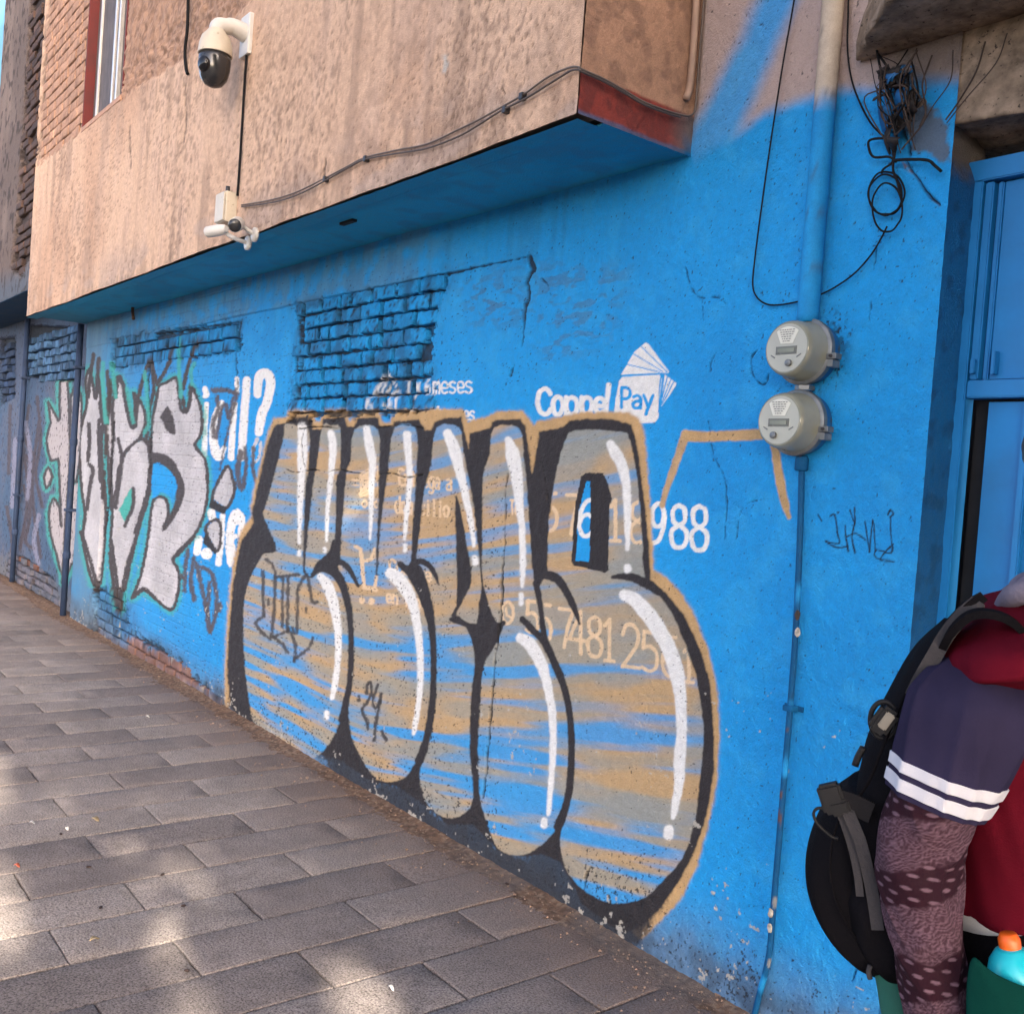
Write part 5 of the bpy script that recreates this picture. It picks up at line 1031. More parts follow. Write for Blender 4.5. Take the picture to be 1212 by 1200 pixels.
for a, b in ((935, 838),):
    q = W(a, b, -.022); cl = empty('x', q); cl.parent = None; bpy.data.objects.remove(cl)
    bm = bmesh.new(); box(bm, q[0]-.032, q[0]+.032, -.006, -.001, q[2]-.008, q[2]+.008); box(bm, q[0]-.015, q[0]+.015, -.0365, -.004, q[2]-.008, q[2]+.008); painted(bm_obj('clamp', bm, None, tc_, bevel=.0025), thincol)
for i, (a, b) in enumerate(((944, 748), (944, 728), (912, 1080), (911, 1098))):
    q = W(a, b, -.034); me = bpy.data.meshes.new('flaked_spot'); bm = bmesh.new(); bmesh.ops.create_icosphere(bm, subdivisions=2, radius=.011)
    for v in bm.verts: v.co.x *= .8; v.co.y *= .25; v.co.z *= 1.3; v.co += Vector((random.uniform(-1, 1), 0, random.uniform(-1, 1)))*.002; v.co += Vector(q)
    bm.to_mesh(me); bm.free(); obj('flaked_spot', me, simple_mat('flaked_primer', S(186, 176, 160) if i != 1 else S(60, 50, 44), .8, var=.5, vscale=90), tc_)
# ------------------------------------------------------------------ dome camera
q = W(294, 44, YF); xd = q[0]
dc = empty('dome_camera', q, 'white dome surveillance camera with smoked lower half on a bracket arm', 'security camera')
bm = bmesh.new(); box(bm, xd-.055, xd+.055, YF-.022, YF+.008, q[2]-.10, q[2]+.10); bm_obj('wall_plate', bm, M_WHITEPL, dc, bevel=.008)
e = VX(257, 31, xd); e2 = VX(283, 40, xd); print('dome elbow', e, q)
tube('arm', [(xd, YF-.01, q[2]+.01), (xd, (YF+e[1])/2, (q[2]+e[2])/2+.02), (xd, e[1]+.05, e[2]+.012), (xd, e[1]+.008, e[2]), (xd, e[1], e[2]-.03), (xd, e[1], e[2]-.05)], [.046, .040, .038, .038, .037, .036], M_WHITEPL, dc, 18, 6)
ct = (xd, e[1], e[2]-.035)
dd_ = PIX(np.array([ct]))[2][0]; R_ = 19.5*dd_/F_PX; print('dome r', R_, dd_)
sharp(lathe('housing', [(R_*.42, .02), (R_*.60, .0), (R_*.85, -R_*.30), (R_*.97, -R_*.72), (R_*1.02, -R_*1.22), (R_*1.02, -R_*1.34), (R_*.95, -R_*1.36)], ct, (0, 0, 1), M_CREAMPL, dc, 40), 40)
lathe('smoked_dome', [(R_*.95, -R_*1.33), (R_*.96, -R_*1.7), (R_*.93, -R_*2.2), (R_*.80, -R_*2.75), (R_*.52, -R_*3.12), (R_*.2, -R_*3.26), (.001, -R_*3.28)], ct, (0, 0, 1), M_DOME, dc, 40)
lathe('lens', [(R_*.48, 0), (R_*.46, .02), (R_*.3, .03)], (ct[0]+R_*.28, ct[1]-R_*.62, ct[2]-R_*2.15), (.35, -1, -.25), simple_mat('lens_black', (.006, .006, .008), .08), dc, 28)
# small cameras, junction box
q = W(275, 249, YF)
jb = empty('junction_box', q, 'cream junction box on the peach wall above the two small cameras', 'junction box')
box_obj('box', (q[0]-.06, q[0]+.06, YF-.06, YF+.004, q[2]-.075, q[2]+.075), M_CREAMPL, jb, .008); box_obj('lid', (q[0]-.056, q[0]+.056, YF-.068, YF-.0605, q[2]-.07, q[2]+.07), M_CREAMPL, jb, .006)
tube('gland', [(q[0], YF-.03, q[2]+.07), (q[0], YF-.03, q[2]+.11)], .011, M_DARKMETAL, jb, 10, 0)
def bullet(base, tip, r, label, front):
    base = np.array(base); tip = np.array(tip); ax = (tip-base)/np.linalg.norm(tip-base); L = np.linalg.norm(tip-base)
    b_ = empty('bullet_camera', base, label, 'security camera', 'small cameras under the junction box')
    sharp(lathe('body', [(r*.55, 0), (r*.85, .015), (r, .05), (r, L-.02), (r*.97, L)], base, ax, M_WHITEPL, b_, 24), 45)
    lathe('lens_front', [(r*.9, L-.002), (r*.9, L+.004), (r*.35, L+.007), (.001, L+.008)], base, ax, M_DOME if front else M_WHITEPL, b_, 24)
    s_ = base+ax*.03; tube('bracket', [s_, s_+np.array((.02, .05, -.03)), (s_[0]+.04, YF-.005, s_[2]-.045)], .010, M_WHITEPL, b_, 10, 4)
    lathe('mount', [(.034, 0), (.034, .014), (.022, .018)], (s_[0]+.04, YF+.002, s_[2]-.045), (0, -1, 0), M_WHITEPL, b_, 22); return b_
y_ = YF-.11
bullet(W(268, 271, y_), W(246, 275, y_-.05), .027, 'white bullet camera pointing left along the peach wall', False)
b0 = W(283, 264, YF-.06); bullet(b0, W(278, 267, YF-.13), .033, 'small camera with black front pointing down the street beside the white one', True)
# ------------------------------------------------------------------ cables
def cable(name, pts, r, label, cat='cable', mat=None, n=6, sm=6):
    o = tube(name, pts, r, mat or M_BLACKRUB, None, n, sm); return tag(o, label, cat)
yc = YF-.012
A = [(286,243),(320,237),(350,228),(385,211),(410,198),(432,187),(470,178),(505,171),(540,155),(565,143),(592,128),(620,112),(645,94),(662,85),(676,80),(685,80)]
Bc = [(286,245),(322,240),(352,231),(385,214),(410,200),(432,189),(470,182),(505,176),(540,163),(562,151),(592,132),(622,117),(648,101),(664,91),(676,84),(685,83)]
E1 = [(690,83),(715,94),(740,108),(760,120),(785,130),(805,136),(817,137),(823,128),(826,90),(830,40),(835,-20)]
cable('cable', [W(a, b, yc) for a, b in A]+[VX(a, b, XE+.022) for a, b in E1], .0034, 'upper of the twin grey cables strung along the foot of the peach wall', mat=simple_mat('grey_cable', S(104, 92, 84), .6))
cable('cable', [W(a, b, yc-.004) for a, b in Bc]+[VX(a, b+3, XE+.022) for a, b in E1[:6]], .0034, 'lower of the twin grey cables strung along the foot of the peach wall', mat=simple_mat('grey_cable_b', S(88, 78, 72), .6))
for i, (a, b) in enumerate(((432, 188), (597, 130), (617, 114), (384, 212))):
    p = W(a, b, yc-.003); o = box_obj('cable_clip', (p[0]-.009, p[0]+.009, YF-.020, YF+.004, p[2]-.011, p[2]+.011), M_DARKMETAL, None, .003); tag(o, ('small dark clip on the twin cables halfway along the peach wall', 'dark cable clip on the twin cables, lower of the two near the corner', 'dark cable clip on the twin cables nearest the overhang corner', 'dark cable clip on the twin cables nearest the junction box')[i], 'cable clip', 'clips on the twin cables')
cable('cable', [W(a, b, yc) for a, b in ((292, 62), (290, 90), (287, 140), (284, 190), (281, 232))], .006, 'black cable from the dome camera down to the junction box')
cable('cable', [W(a, b, yc) for a, b in ((223, -20), (222, 30), (219, 60), (220, 80), (222, 88))], .009, 'short black cable hanging on the rough plaster left of the dome camera')
# white vertical drain in the inner corner
cable('drain_pipe', [VX(a, b, XE+.018) for a, b in ((826, -30), (822, 40), (817, 100), (812, 118))], .012, 'thin beige pipe in the corner beside the overhang end wall', 'pipe', simple_mat('beige_pipe', S(160, 132, 112), .6))
yw = -.016
cable('cable', [W(a, b, yw) for a, b in ((952, -80), (940, 0), (926, 80), (912, 170), (900, 255), (893, 310), (891, 338), (896, 352), (907, 360), (922, 361), (945, 357), (968, 350), (990, 339), (1012, 323), (1030, 303), (1042, 284), (1050, 268))], .0026, 'long black wire looping down the blue wall and back up to the coil', n=6)
cable('cable', [W(a, b, yw) for a, b in ((1005, -60), (1004, 10), (1003, 55), (1007, 90), (1016, 118), (1030, 145), (1044, 160), (1056, 168))], .0028, 'thin black wire coming down beside the thick conduit')
cable('cable', [W(a, b, yw-.02) for a, b in ((1036, -60), (1036, 20), (1038, 60), (1046, 95), (1056, 118), (1062, 150))], .0036, 'black wire dropping past the broken canopy edge to the tangle')
th = np.linspace(0, 2*math.pi, 17)[:-1]
for i, (cx_, cy_, rx, ry, lab) in enumerate(((1049, 229, 21.5, 25.5, 'outermost loop of the coiled black wire on the blue wall'), (1048, 231, 20, 24, 'inner loop of the coiled black wire on the blue wall'), (1050, 246, 18, 29, 'lowest hanging loop of the coiled black wire'))):
    cable('wire_loop', [W(cx_+rx*math.cos(t)+random.uniform(-.6, .6), cy_+ry*math.sin(t)+random.uniform(-.8, .8), yw-.006*i) for t in th], .0034, lab, 'wire') if False else tag(tube('wire_loop', [W(cx_+rx*math.cos(t)+random.uniform(-.6, .6), cy_+ry*math.sin(t)+random.uniform(-.8, .8), yw-.006*i) for t in th], .0027, M_BLACKRUB, None, 6, 4, True), lab, 'wire')
cable('wire', [W(a, b, yw-.01) for a, b in ((1061, 192), (1052, 186), (1034, 186), (1028, 174), (1030, 166), (1046, 164), (1060, 166))], .0034, 'bent stiff wire sticking out left of the tangle', 'wire')
cable('wire', [W(a, b, yw-.012) for a, b in ((1058, 190), (1078, 189), (1098, 190), (1106, 196), (1114, 203))], .0042, 'stiff black wire bent to the right over the cracked plaster', 'wire')
cable('wire', [W(a, b, yw-.01) for a, b in ((1062, 150), (1060, 175), (1057, 200), (1062, 215), (1066, 232))], .0036, 'black wire hanging from the tangle down to the coil', 'wire')
cable('wire', [W(a, b, yw-.01) for a, b in ((1055, 165), (1057, 190), (1046, 200), (1043, 206))], .0034, 'thin wire joining the tangle to the top of the coil', 'wire')
tg = empty('wire_tangle', W(1065, 130, -.03), 'tangle of old wires and torn black tape under the canopy edge', 'wire tangle')
rg = np.random.default_rng(77); M_TAPE = simple_mat('torn_tape', S(40, 34, 32), .8, var=.6, vscale=40, bump=.5); M_OLDW = simple_mat('old_wire', S(70, 56, 48), .8, var=.5, vscale=60)
for i in range(26):
    a = np.array((rg.uniform(1030, 1086), rg.uniform(56, 112))); b = np.array((rg.uniform(1046, 1090), rg.uniform(128, 182))); m_ = (a+b)/2+rg.normal(0, 13, 2)
    tube('wire', [W(a[0], a[1], rg.uniform(-.06, -.01)), W(m_[0], m_[1], rg.uniform(-.09, -.02)), W(b[0], b[1], rg.uniform(-.05, -.01))], rg.uniform(.001, .0032), M_OLDW if i % 3 else M_BLACKRUB, tg, 6, 5)
for i in range(22):                                                   # torn tape and peeled paint flaps
    p = W(rg.uniform(1048, 1078), rg.uniform(75, 165), rg.uniform(-.045, -.012)); w_, l_ = rg.uniform(.008, .026), rg.uniform(.025, .075); V = []; F_ = []; an = rg.uniform(-.7, .7)
    for k in range(6):
        t = k/5; ww = w_*(1-.6*t*t); cv = .02*math.sin(t*3+i)
        for s_ in (-1, 1): V.append((p[0]+s_*ww*math.cos(an)+math.sin(an)*t*l_, p[1]-cv-.004*s_, p[2]-t*l_*math.cos(an)+s_*ww*math.sin(an)*.5))
    for k in range(5): F_.append((2*k, 2*k+1, 2*k+3, 2*k+2))
    o = obj('tape_flap', pymesh('tape_flap', V, F_, True), M_TAPE if i % 4 else simple_mat('blue_flake', S(30, 110, 170), .6), tg); mo = o.modifiers.new('t', 'SOLIDIFY'); mo.thickness = .0015
for i, (P, lab) in enumerate((([(1103, 66), (1098, 100), (1096, 130), (1090, 150)], 'leftmost short wire hanging over the lintel'), ([(1128, 60), (1118, 95), (1105, 125), (1094, 148)], 'second short wire hanging over the lintel'), ([(1166, 50), (1155, 85), (1135, 120), (1122, 142)], 'third short wire hanging over the lintel'), ([(1192, 40), (1172, 75), (1145, 115), (1126, 146)], 'rightmost short wire hanging over the lintel'))):
    cable('wire', [W(a+(k_ % 2)*random.uniform(-7, 7), b, -.018-.02*(k_ % 2)) for k_, (a, b) in enumerate(P)], random.choice((.0016, .0024)), lab, 'wire', M_OLDW)
# hook under the soffit
p = W(158, 378, -.05); hk = cable('hook', [W(158, 378, -.06), W(157, 366, -.06), W(160, 356, -.06), W(166, 352, -.06), W(173, 352, -.04)], [.012, .012, .014, .012, .006], 'dark iron hook hanging under the soffit above the silver lettering', 'hook', M_RUST, 8)
# ================================================================== person walking past with a backpack
TH = math.radians(30); FW = np.array([math.cos(TH), math.sin(TH), 0]); NR = np.array([math.sin(TH), -math.cos(TH), 0]); UPV = np.array([0, 0, 1.])
A0 = CAM+ray(1110, 950)/F_PX*1.28
def PP(px, py, off=0.0):
    d = ray(px, py); t = ((A0+NR*off-CAM)@NR)/(d@NR); return CAM+d*t
MPX = 1.28/F_PX
TOR = -.205                                              # torso mid-plane lies behind the near arm
def fabric(name, col, rough=.85, var=.22, vscale=6, weave=420, bump=.25, sheen=.0):
    m = simple_mat(name, col, max(rough, .85), var=var, vscale=vscale, bump=bump, bscale=weave, spec=.03); m.node_tree.nodes['Principled BSDF'].inputs['Sheen Weight'].default_value = sheen; return m
M_VEST = fabric('maroon_fabric', S(88, 15, 30)); M_NAVY = fabric('navy_fabric', S(46, 42, 64)); M_STRIPE = fabric('white_stripe', S(205, 204, 210), var=.06); M_PACK = fabric('black_nylon', S(20, 19, 22), .6, bump=.35, weave=260, sheen=.0)
M_STRAP = fabric('strap_webbing', S(66, 64, 66), .7, weave=320, bump=.5); M_GREEN = fabric('green_fabric', S(8, 52, 46)); M_HOOD = fabric('grey_knit', S(120, 114, 128), weave=160, bump=.5); M_TROU = fabric('dark_trousers', S(30, 30, 50)); M_SHIRT = fabric('white_shirt', S(196, 194, 190), var=.08)
M_SKIN = simple_mat('skin', (.36, .2, .13), .5, var=.1); M_HAIR = simple_mat('dark_hair', (.015, .011, .009), .5, var=.3, bump=.5, bscale=300)
def sleeve_mat():
    m, nt, b = new_mat('paisley_sleeve'); tc = N(nt, 'ShaderNodeTexCoord'); v = tc.outputs['Object']
    wv = noise_node(nt, 14, 3, .6, v); mp = N(nt, 'ShaderNodeMapping'); mp.inputs['Scale'].default_value = (30, 30, 62); nt.links.new(v, mp.inputs['Vector'])
    vo = N(nt, 'ShaderNodeTexVoronoi'); vo.inputs['Scale'].default_value = 1.0; nt.links.new(mp.outputs[0], vo.inputs['Vector'])
    dash = ramp(nt, vo.outputs['Distance'], [(.26, (1, 1, 1)), (.36, (0, 0, 0))]).outputs[0]
    wa = N(nt, 'ShaderNodeTexWave'); wa.inputs['Scale'].default_value = 38; wa.inputs['Distortion'].default_value = 14; wa.inputs['Detail'].default_value = 3; wa.inputs['Detail Scale'].default_value = 3; nt.links.new(v, wa.inputs['Vector'])
    pais = ramp(nt, wa.outputs['Fac'], [(.3, (.18, .18, .18)), (.7, (.85, .85, .85))]).outputs[0]
    zone = ramp(nt, noise_node(nt, 11, 2, .4, v).outputs['Fac'], [(.50, (0, 0, 0)), (.56, (1, 1, 1))]).outputs[0]
    k = mixc(nt, zone, dash, pais); c = mixc(nt, k, tuple(S(74, 40, 52)), tuple(S(160, 130, 142)))
    nt.links.new(c, b.inputs['Base Color']); b.inputs['Roughness'].default_value = .8; b.inputs['Specular IOR Level'].default_value = .2
    bp = N(nt, 'ShaderNodeBump'); bp.inputs['Strength'].default_value = .5; bp.inputs['Distance'].default_value = .006; nt.links.new(wv.outputs['Fac'], bp.inputs['Height']); nt.links.new(bp.outputs[0], b.inputs['Normal']); return m
M_SLEEVE = sleeve_mat()
def loft(name, rings, mat, parent, n=36, sub=4, wr=.004, seed=0, cap=True, wscale=14, sq=1.0, fold=None, colfn=None):
    """rings: (centre, half width along forward, half width sideways, tilt = height change per forward metre)"""
    arr = [np.concatenate([np.asarray(r[0], float), [r[1], r[2], r[3] if len(r) > 3 else 0.]]) for r in rings]; arr = spline(arr, sub) if len(arr) > 2 else arr
    V = []; m = len(arr)
    for i, r in enumerate(arr):
        for k in range(n):
            an = 2*math.pi*k/n; ca, sa = math.cos(an), math.sin(an)
            if sq != 1.0: ca = math.copysign(abs(ca)**sq, ca); sa = math.copysign(abs(sa)**sq, sa)
            p = r[:3]+FW*r[3]*ca+NR*r[4]*sa+UPV*(r[3]*ca*r[5]); V.append(p)
    V = np.array(V); cen = np.repeat(np.array([a[:3] for a in arr]), n, 0); dirv = V-cen; ln = np.linalg.norm(dirv, axis=1, keepdims=True)+1e-9
    ang = np.tile(np.arange(n)/n, m); ww = fbm(np.cos(ang*2*math.pi)*1.5+seed+V[:, 2]*wscale*.4, np.sin(ang*2*math.pi)*1.5+V[:, 2]*wscale, 700+seed, 3)-.5
    dsp = ww*2*wr
    if fold:
        fa, fz, tw, amp = fold; q_ = fbm(np.cos(ang*2*math.pi)*fa+V[:, 2]*tw+seed, np.sin(ang*2*math.pi)*fa+V[:, 2]*fz, 740+seed, 2); q_ = (1-abs(2*q_-1))**3; dsp = dsp+amp*(q_-.45)
    V = V+dirv/ln*dsp[:, None]; F_ = [tuple(f) for i in range(m-1) for f in [(i*n+k, i*n+(k+1) % n, (i+1)*n+(k+1) % n, (i+1)*n+k) for k in range(n)]]
    if cap: F_ += [tuple(range(n))[::-1], tuple(range((m-1)*n, m*n))]
    me = pymesh(name, V, F_, True); bm = bmesh.new(); bm.from_mesh(me); bmesh.ops.recalc_face_normals(bm, faces=bm.faces[:]); bm.to_mesh(me); bm.free(); me.polygons.foreach_set('use_smooth', [True]*len(me.polygons))
    if colfn is not None: setcol(me, colfn(ang, V[:, 2]))
    return obj(name, me, mat, parent)
O = PP(1196, 900, TOR); O = np.array([O[0], O[1], 0.])
def L3(f, nside, z): return O+FW*f+NR*nside+UPV*z
person = empty('person', O, 'person in maroon vest, navy tee and patterned arm sleeve walking past', 'person')
# body: one continuous skin
SH = [(L3(.02, 0, .86), .125, .10)]
jn = {'pel': (L3(.0, 0, .86), .115), 'sp1': (L3(.0, 0, 1.0), .11), 'sp2': (L3(.015, 0, 1.14), .115), 'che': (L3(.03, 0, 1.24), .11), 'nk0': (L3(.05, 0, 1.36), .055), 'nk1': (L3(.075, 0, 1.43), .05), 'hd0': (L3(.10, 0, 1.50), .075), 'hd1': (L3(.10, 0, 1.575), .088), 'hd2': (L3(.09, 0, 1.64), .06)}
pa = [PP(1160, 790, -.035), PP(1093, 1000, 0.0), PP(1108, 1195, .0), PP(1120, 1280, .0)]
jn['shR'] = (pa[0], .055); jn['elR'] = (pa[1], .036); jn['wrR'] = (pa[2]+(pa[3]-pa[2])*.2, .03); hR = pa[3]; jn['haR'] = (hR, .032)
jn['shL'] = (L3(.03, -.165, 1.30), .055); jn['elL'] = (L3(-.03, -.21, 1.03), .042); jn['wrL'] = (L3(.16, -.19, .86), .03); jn['haL'] = (L3(.23, -.18, .82), .032)
for sd, s_, kf, ff in (('R', 1, -.06, -.22), ('L', -1, .16, .14)):
    jn['hip'+sd] = (L3(0, .085*s_, .80), .085); jn['kne'+sd] = (L3(kf+.05, .09*s_, .45), .058); jn['ank'+sd] = (L3(ff, .09*s_, .085), .04); jn['toe'+sd] = (L3(ff+.16, .095*s_, .035), .032)
ed = [('pel', 'sp1'), ('sp1', 'sp2'), ('sp2', 'che'), ('che', 'nk0'), ('nk0', 'nk1'), ('nk1', 'hd0'), ('hd0', 'hd1'), ('hd1', 'hd2'), ('che', 'shR'), ('shR', 'elR'), ('elR', 'wrR'), ('wrR', 'haR'), ('che', 'shL'), ('shL', 'elL'), ('elL', 'wrL'), ('wrL', 'haL'), ('pel', 'hipR'), ('hipR', 'kneR'), ('kneR', 'ankR'), ('ankR', 'toeR'), ('pel', 'hipL'), ('hipL', 'kneL'), ('kneL', 'ankL'), ('ankL', 'toeL')]
for sd in 'RL':                                            # five fingers each
    h0 = jn['ha'+sd][0]; dn = np.array([0, 0, -1.]) if sd == 'R' else np.array([.6*FW[0], .6*FW[1], -.8])
    for k, (sp, ln) in enumerate(((.026, .075), (.009, .085), (-.009, .080), (-.025, .065))):
        b0 = h0+FW*sp+dn*.03; jn[f'f{sd}{k}a'] = (b0, .010); jn[f'f{sd}{k}b'] = (b0+dn*ln*.55+NR*(-.006), .0088); jn[f'f{sd}{k}c'] = (b0+dn*ln+NR*(-.022), .0075)
        ed += [('ha'+sd, f'f{sd}{k}a'), (f'f{sd}{k}a', f'f{sd}{k}b'), (f'f{sd}{k}b', f'f{sd}{k}c')]
    t0 = h0+FW*.036-dn*.01; jn[f't{sd}a'] = (t0, .012); jn[f't{sd}b'] = (t0+FW*.018+dn*.045, .0095); ed += [('ha'+sd, f't{sd}a'), (f't{sd}a', f't{sd}b')]
names = list(jn); me = bpy.data.meshes.new('body'); me.from_pydata([tuple(jn[k][0]-O) for k in names], [(names.index(a), names.index(b)) for a, b in ed], []); me.update()
bo = bpy.data.objects.new('body', me); COL.objects.link(bo); sk = bo.modifiers.new('skin', 'SKIN'); sk.use_smooth_shade = True; sb = bo.modifiers.new('sub', 'SUBSURF'); sb.levels = 2; sb.render_levels = 2
if not me.skin_vertices: bpy.context.view_layer.objects.active = bo
for k, nm in enumerate(names): me.skin_vertices[0].data[k].radius = (jn[nm][1],)*2
me.skin_vertices[0].data[0].use_root = True
dg = bpy.context.evaluated_depsgraph_get(); dg.update(); ev = bo.evaluated_get(dg); me2 = bpy.data.meshes.new_from_object(ev); bpy.data.objects.remove(bo)
me2.name = 'body'; me2.materials.clear(); me2.materials.append(M_SKIN); body = bpy.data.objects.new('body', me2); link(body, person)
# face and hair (the head is just outside the frame)
hc = L3(.10, 0, 1.565)
def blob(name, c_, r3, mat, parent, sub=3):
    bm = bmesh.new(); bmesh.ops.create_icosphere(bm, subdivisions=sub, radius=1.0); c_ = np.array(c_)
    for v in bm.verts: v.co = Vector(c_+FW*v.co.x*r3[0]+NR*v.co.y*r3[1]+UPV*v.co.z*r3[2])
    return bm_obj(name, bm, mat, parent, True)
for s_ in (-1, 1):
    blob('eye', hc+FW*.083+NR*.032*s_+UPV*.012, (.012, .014, .011), simple_mat('eye_white', (.7, .7, .68), .2), person, 2); blob('pupil', hc+FW*.094+NR*.032*s_+UPV*.012, (.003, .006, .006), M_HAIR, person, 2); blob('ear', hc-FW*.005+NR*.086*s_, (.018, .008, .03), M_SKIN, person, 2)
blob('nose', hc+FW*.098-UPV*.022, (.02, .013, .022), M_SKIN, person, 2); blob('mouth', hc+FW*.085-UPV*.058, (.010, .024, .007), simple_mat('lips', (.3, .12, .1), .5), person, 2)
blob('hair', hc-FW*.022+UPV*.040, (.100, .093, .080), M_HAIR, person)
# tee: near sleeve with two white stripes
SL = [(PP(1180, 768, -.095), .034, .040, -.1), (PP(1166, 788, -.055), .050, .056, -.12), (PP(1153, 822, -.010), .070, .073, -.12), (PP(1141, 860, 0), .073, .072, -.14), (PP(1124, 905, 0), .067, .068, -.18), (PP(1110, 941, 0), .061, .065, -.2), (PP(1108, 948, 0), .0595, .064, -.2)]
tee = loft('tee_sleeve', SL, M_NAVY, person, 110, 16, .004, 3, True, 5, 1.0, (1.7, 2.0, 4, .009))
full = spline([np.concatenate([np.asarray(r[0], float), [r[1], r[2], r[3]]]) for r in SL], 40)
ys_ = [PIX(np.array([q[:3]]))[1][0] for q in full]
for y0, y1 in ((909, 922), (928, 942)):
    rr = [(q[:3], q[3]+.0022, q[4]+.0022, q[5]) for q, yy in zip(full, ys_) if y0 <= yy <= y1]; rr = rr[::max(1, len(rr)//6)]
    loft('sleeve_stripe', rr, M_STRIPE, tee, 110, 2, .004, 3, True, 5, 1.0, (1.7, 2.0, 4, .009))
SLL = [(jn['shL'][0]+UPV*.03, .06, .07), (jn['shL'][0]*.6+jn['elL'][0]*.4, .065, .07), (jn['shL'][0]*.25+jn['elL'][0]*.75, .06, .065)]
loft('tee_sleeve', SLL, M_NAVY, person, 30, 5, .005, 4)
# arm sleeve, patterned
AS = [(PP(1110, 925, 0), .052, .056), (PP(1098, 965, 0), .054, .056), (PP(1090, 1000, 0), .0545, .056), (PP(1088, 1040, 0), .052, .055), (PP(1094, 1090, 0), .047, .051), (PP(1102, 1140, 0), .044, .048), (PP(1108, 1195, 0), .041, .045), (PP(1114, 1235, 0), .036, .040)]
def paisley(ang, z):
    """printed pattern: zones of pale dashes on dark cloth between zones of fine pale scrollwork"""
    s_ = ang*.32; rg_ = np.random.default_rng(61); dark = np.asarray(S(44, 20, 30)); pale = np.asarray(S(118, 92, 104)); t = z+.32*s_+.02*(fbm(s_*25, z*25, 751, 2)-.5)
    fr = t/.115; fr = fr-np.floor(fr); zone = sst(.40, .46, fr)*sst(1.0, .94, fr)
    row = np.floor(z/.014); cx_ = s_/.026+.5*(row % 2)+.35*vnoise(row*3.7, row*0, 753); ci = np.floor(cx_); du = (cx_-ci-.5)*.026+.006*(vnoise(row*5.1, ci*3.3, 755)-.5); dv = (z/.014-row-.5)*.014+.004*(vnoise(row*2.3, ci*7.7, 757)-.5)
    dash = sst(1.15, .75, np.sqrt((du/.0072)**2+(dv/.0024)**2))
    wv_ = np.sin(2*math.pi*(z*170+s_*55+5.0*fbm(s_*55, z*70, 759, 3))); wv2 = np.sin(2*math.pi*(s_*120+z*70+4*fbm(s_*30, z*50, 761, 2))); scr = .22+.5*sst(-.1, .8, wv_)+.28*sst(.2, .9, wv2)
    k = dash*(1-zone)*.85+zone*scr*.8; return dark*(1-k[:, None])+pale*k[:, None]
M_SLV = paint_mat('arm_sleeve_cloth', rough=.85, bump=.25, bscale=260, dist=.003, spec=.12, grain=.1)
loft('arm_sleeve', AS, M_SLV, person, 150, 34, .003, 6, True, 22, 1.0, (1.0, 14, 4, .006), paisley)
loft('arm_sleeve', [(jn['elL'][0]*.75+jn['shL'][0]*.25, .05, .05), (jn['elL'][0], .048, .048), (jn['wrL'][0], .036, .036)], M_SLEEVE, person, 30, 5, .004, 7)
# vest over the torso
VS = [(PP(1240, 704, TOR), .050, .085, .0), (PP(1224, 714, TOR), .070, .140, .06), (PP(1208, 728, TOR), .084, .196, .16), (PP(1194, 744, TOR), .096, .246, .26), (PP(1192, 762, TOR), .099, .258, .26), (PP(1192, 772, TOR), .099, .256, .26), (PP(1193, 780, TOR), .097, .225, .25), (PP(1198, 815, TOR), .106, .172, 0), (PP(1202, 880, TOR), .112, .165, 0), (PP(1206, 960, TOR), .110, .160, 0), (PP(1208, 1020, TOR), .112, .160, .0), (PP(1208, 1052, TOR), .114, .164, .0), (PP(1208, 1060, TOR), .112, .162, 0)]
vest = loft('vest', VS, M_VEST, person, 100, 10, .004, 8, True, 6, .86, (2.0, 2.2, 4, .012))
# shoulder yoke of the vest over the sleeve head
loft('shirt_hem', [(PP(1206, 1046, TOR), .116, .166, -.1), (PP(1206, 1070, TOR), .124, .172, -.12), (PP(1205, 1086, TOR), .122, .170, -.12)], M_SHIRT, person, 44, 4, .006, 9)
loft('waist_strap', [(PP(1200, 1052, TOR), .127, .178, .35), (PP(1200, 1062, TOR), .132, .184, .35), (PP(1200, 1082, TOR), .132, .184, .35), (PP(1200, 1088, TOR), .127, .178, .35)], M_PACK, person, 44, 2, .002, 9)
grn = loft('waist_jacket', [(PP(1200, 1088, TOR), .126, .172, 0), (PP(1196, 1120, TOR), .146, .186, 0), (PP(1192, 1180, TOR), .152, .192, 0), (PP(1192, 1260, TOR), .150, .188, 0), (PP(1192, 1330, TOR), .146, .184, 0)], M_GREEN, person, 90, 8, .006, 10, True, 5, 1.0, (1.6, 4, 5, .02))
tube('jacket_sleeve', [PP(1052, 1095, -.12), PP(1056, 1140, -.10), PP(1066, 1190, -.09), PP(1072, 1260, -.09)], [.018, .026, .028, .022], simple_mat('green_light', S(26, 92, 78), .8, bump=.2), grn, 14, 6)
for sd, s_ in (('R', 1), ('L', -1)):
    hp, kn_, an_ = jn['hip'+sd][0], jn['kne'+sd][0], jn['ank'+sd][0]
    loft('trouser_leg', [(hp+UPV*.1, .11, .10), (hp-UPV*.02, .105, .098), ((hp+kn_)/2, .09, .085), (kn_, .072, .07), ((kn_+an_)/2, .066, .062), (an_+UPV*.02, .058, .055)], M_TROU, person, 32, 5, .006, 11+s_)
    to = jn['toe'+sd][0]; loft('shoe', [(an_+UPV*.03-FW*.01, .055, .045), (an_-UPV*.03+FW*.02, .085, .05), (an_-UPV*.06+FW*.055, .12, .052), (an_-UPV*.085+FW*.06, .125, .052)], simple_mat('black_shoe', (.02, .02, .022), .5), person, 30, 4, .001, 2)
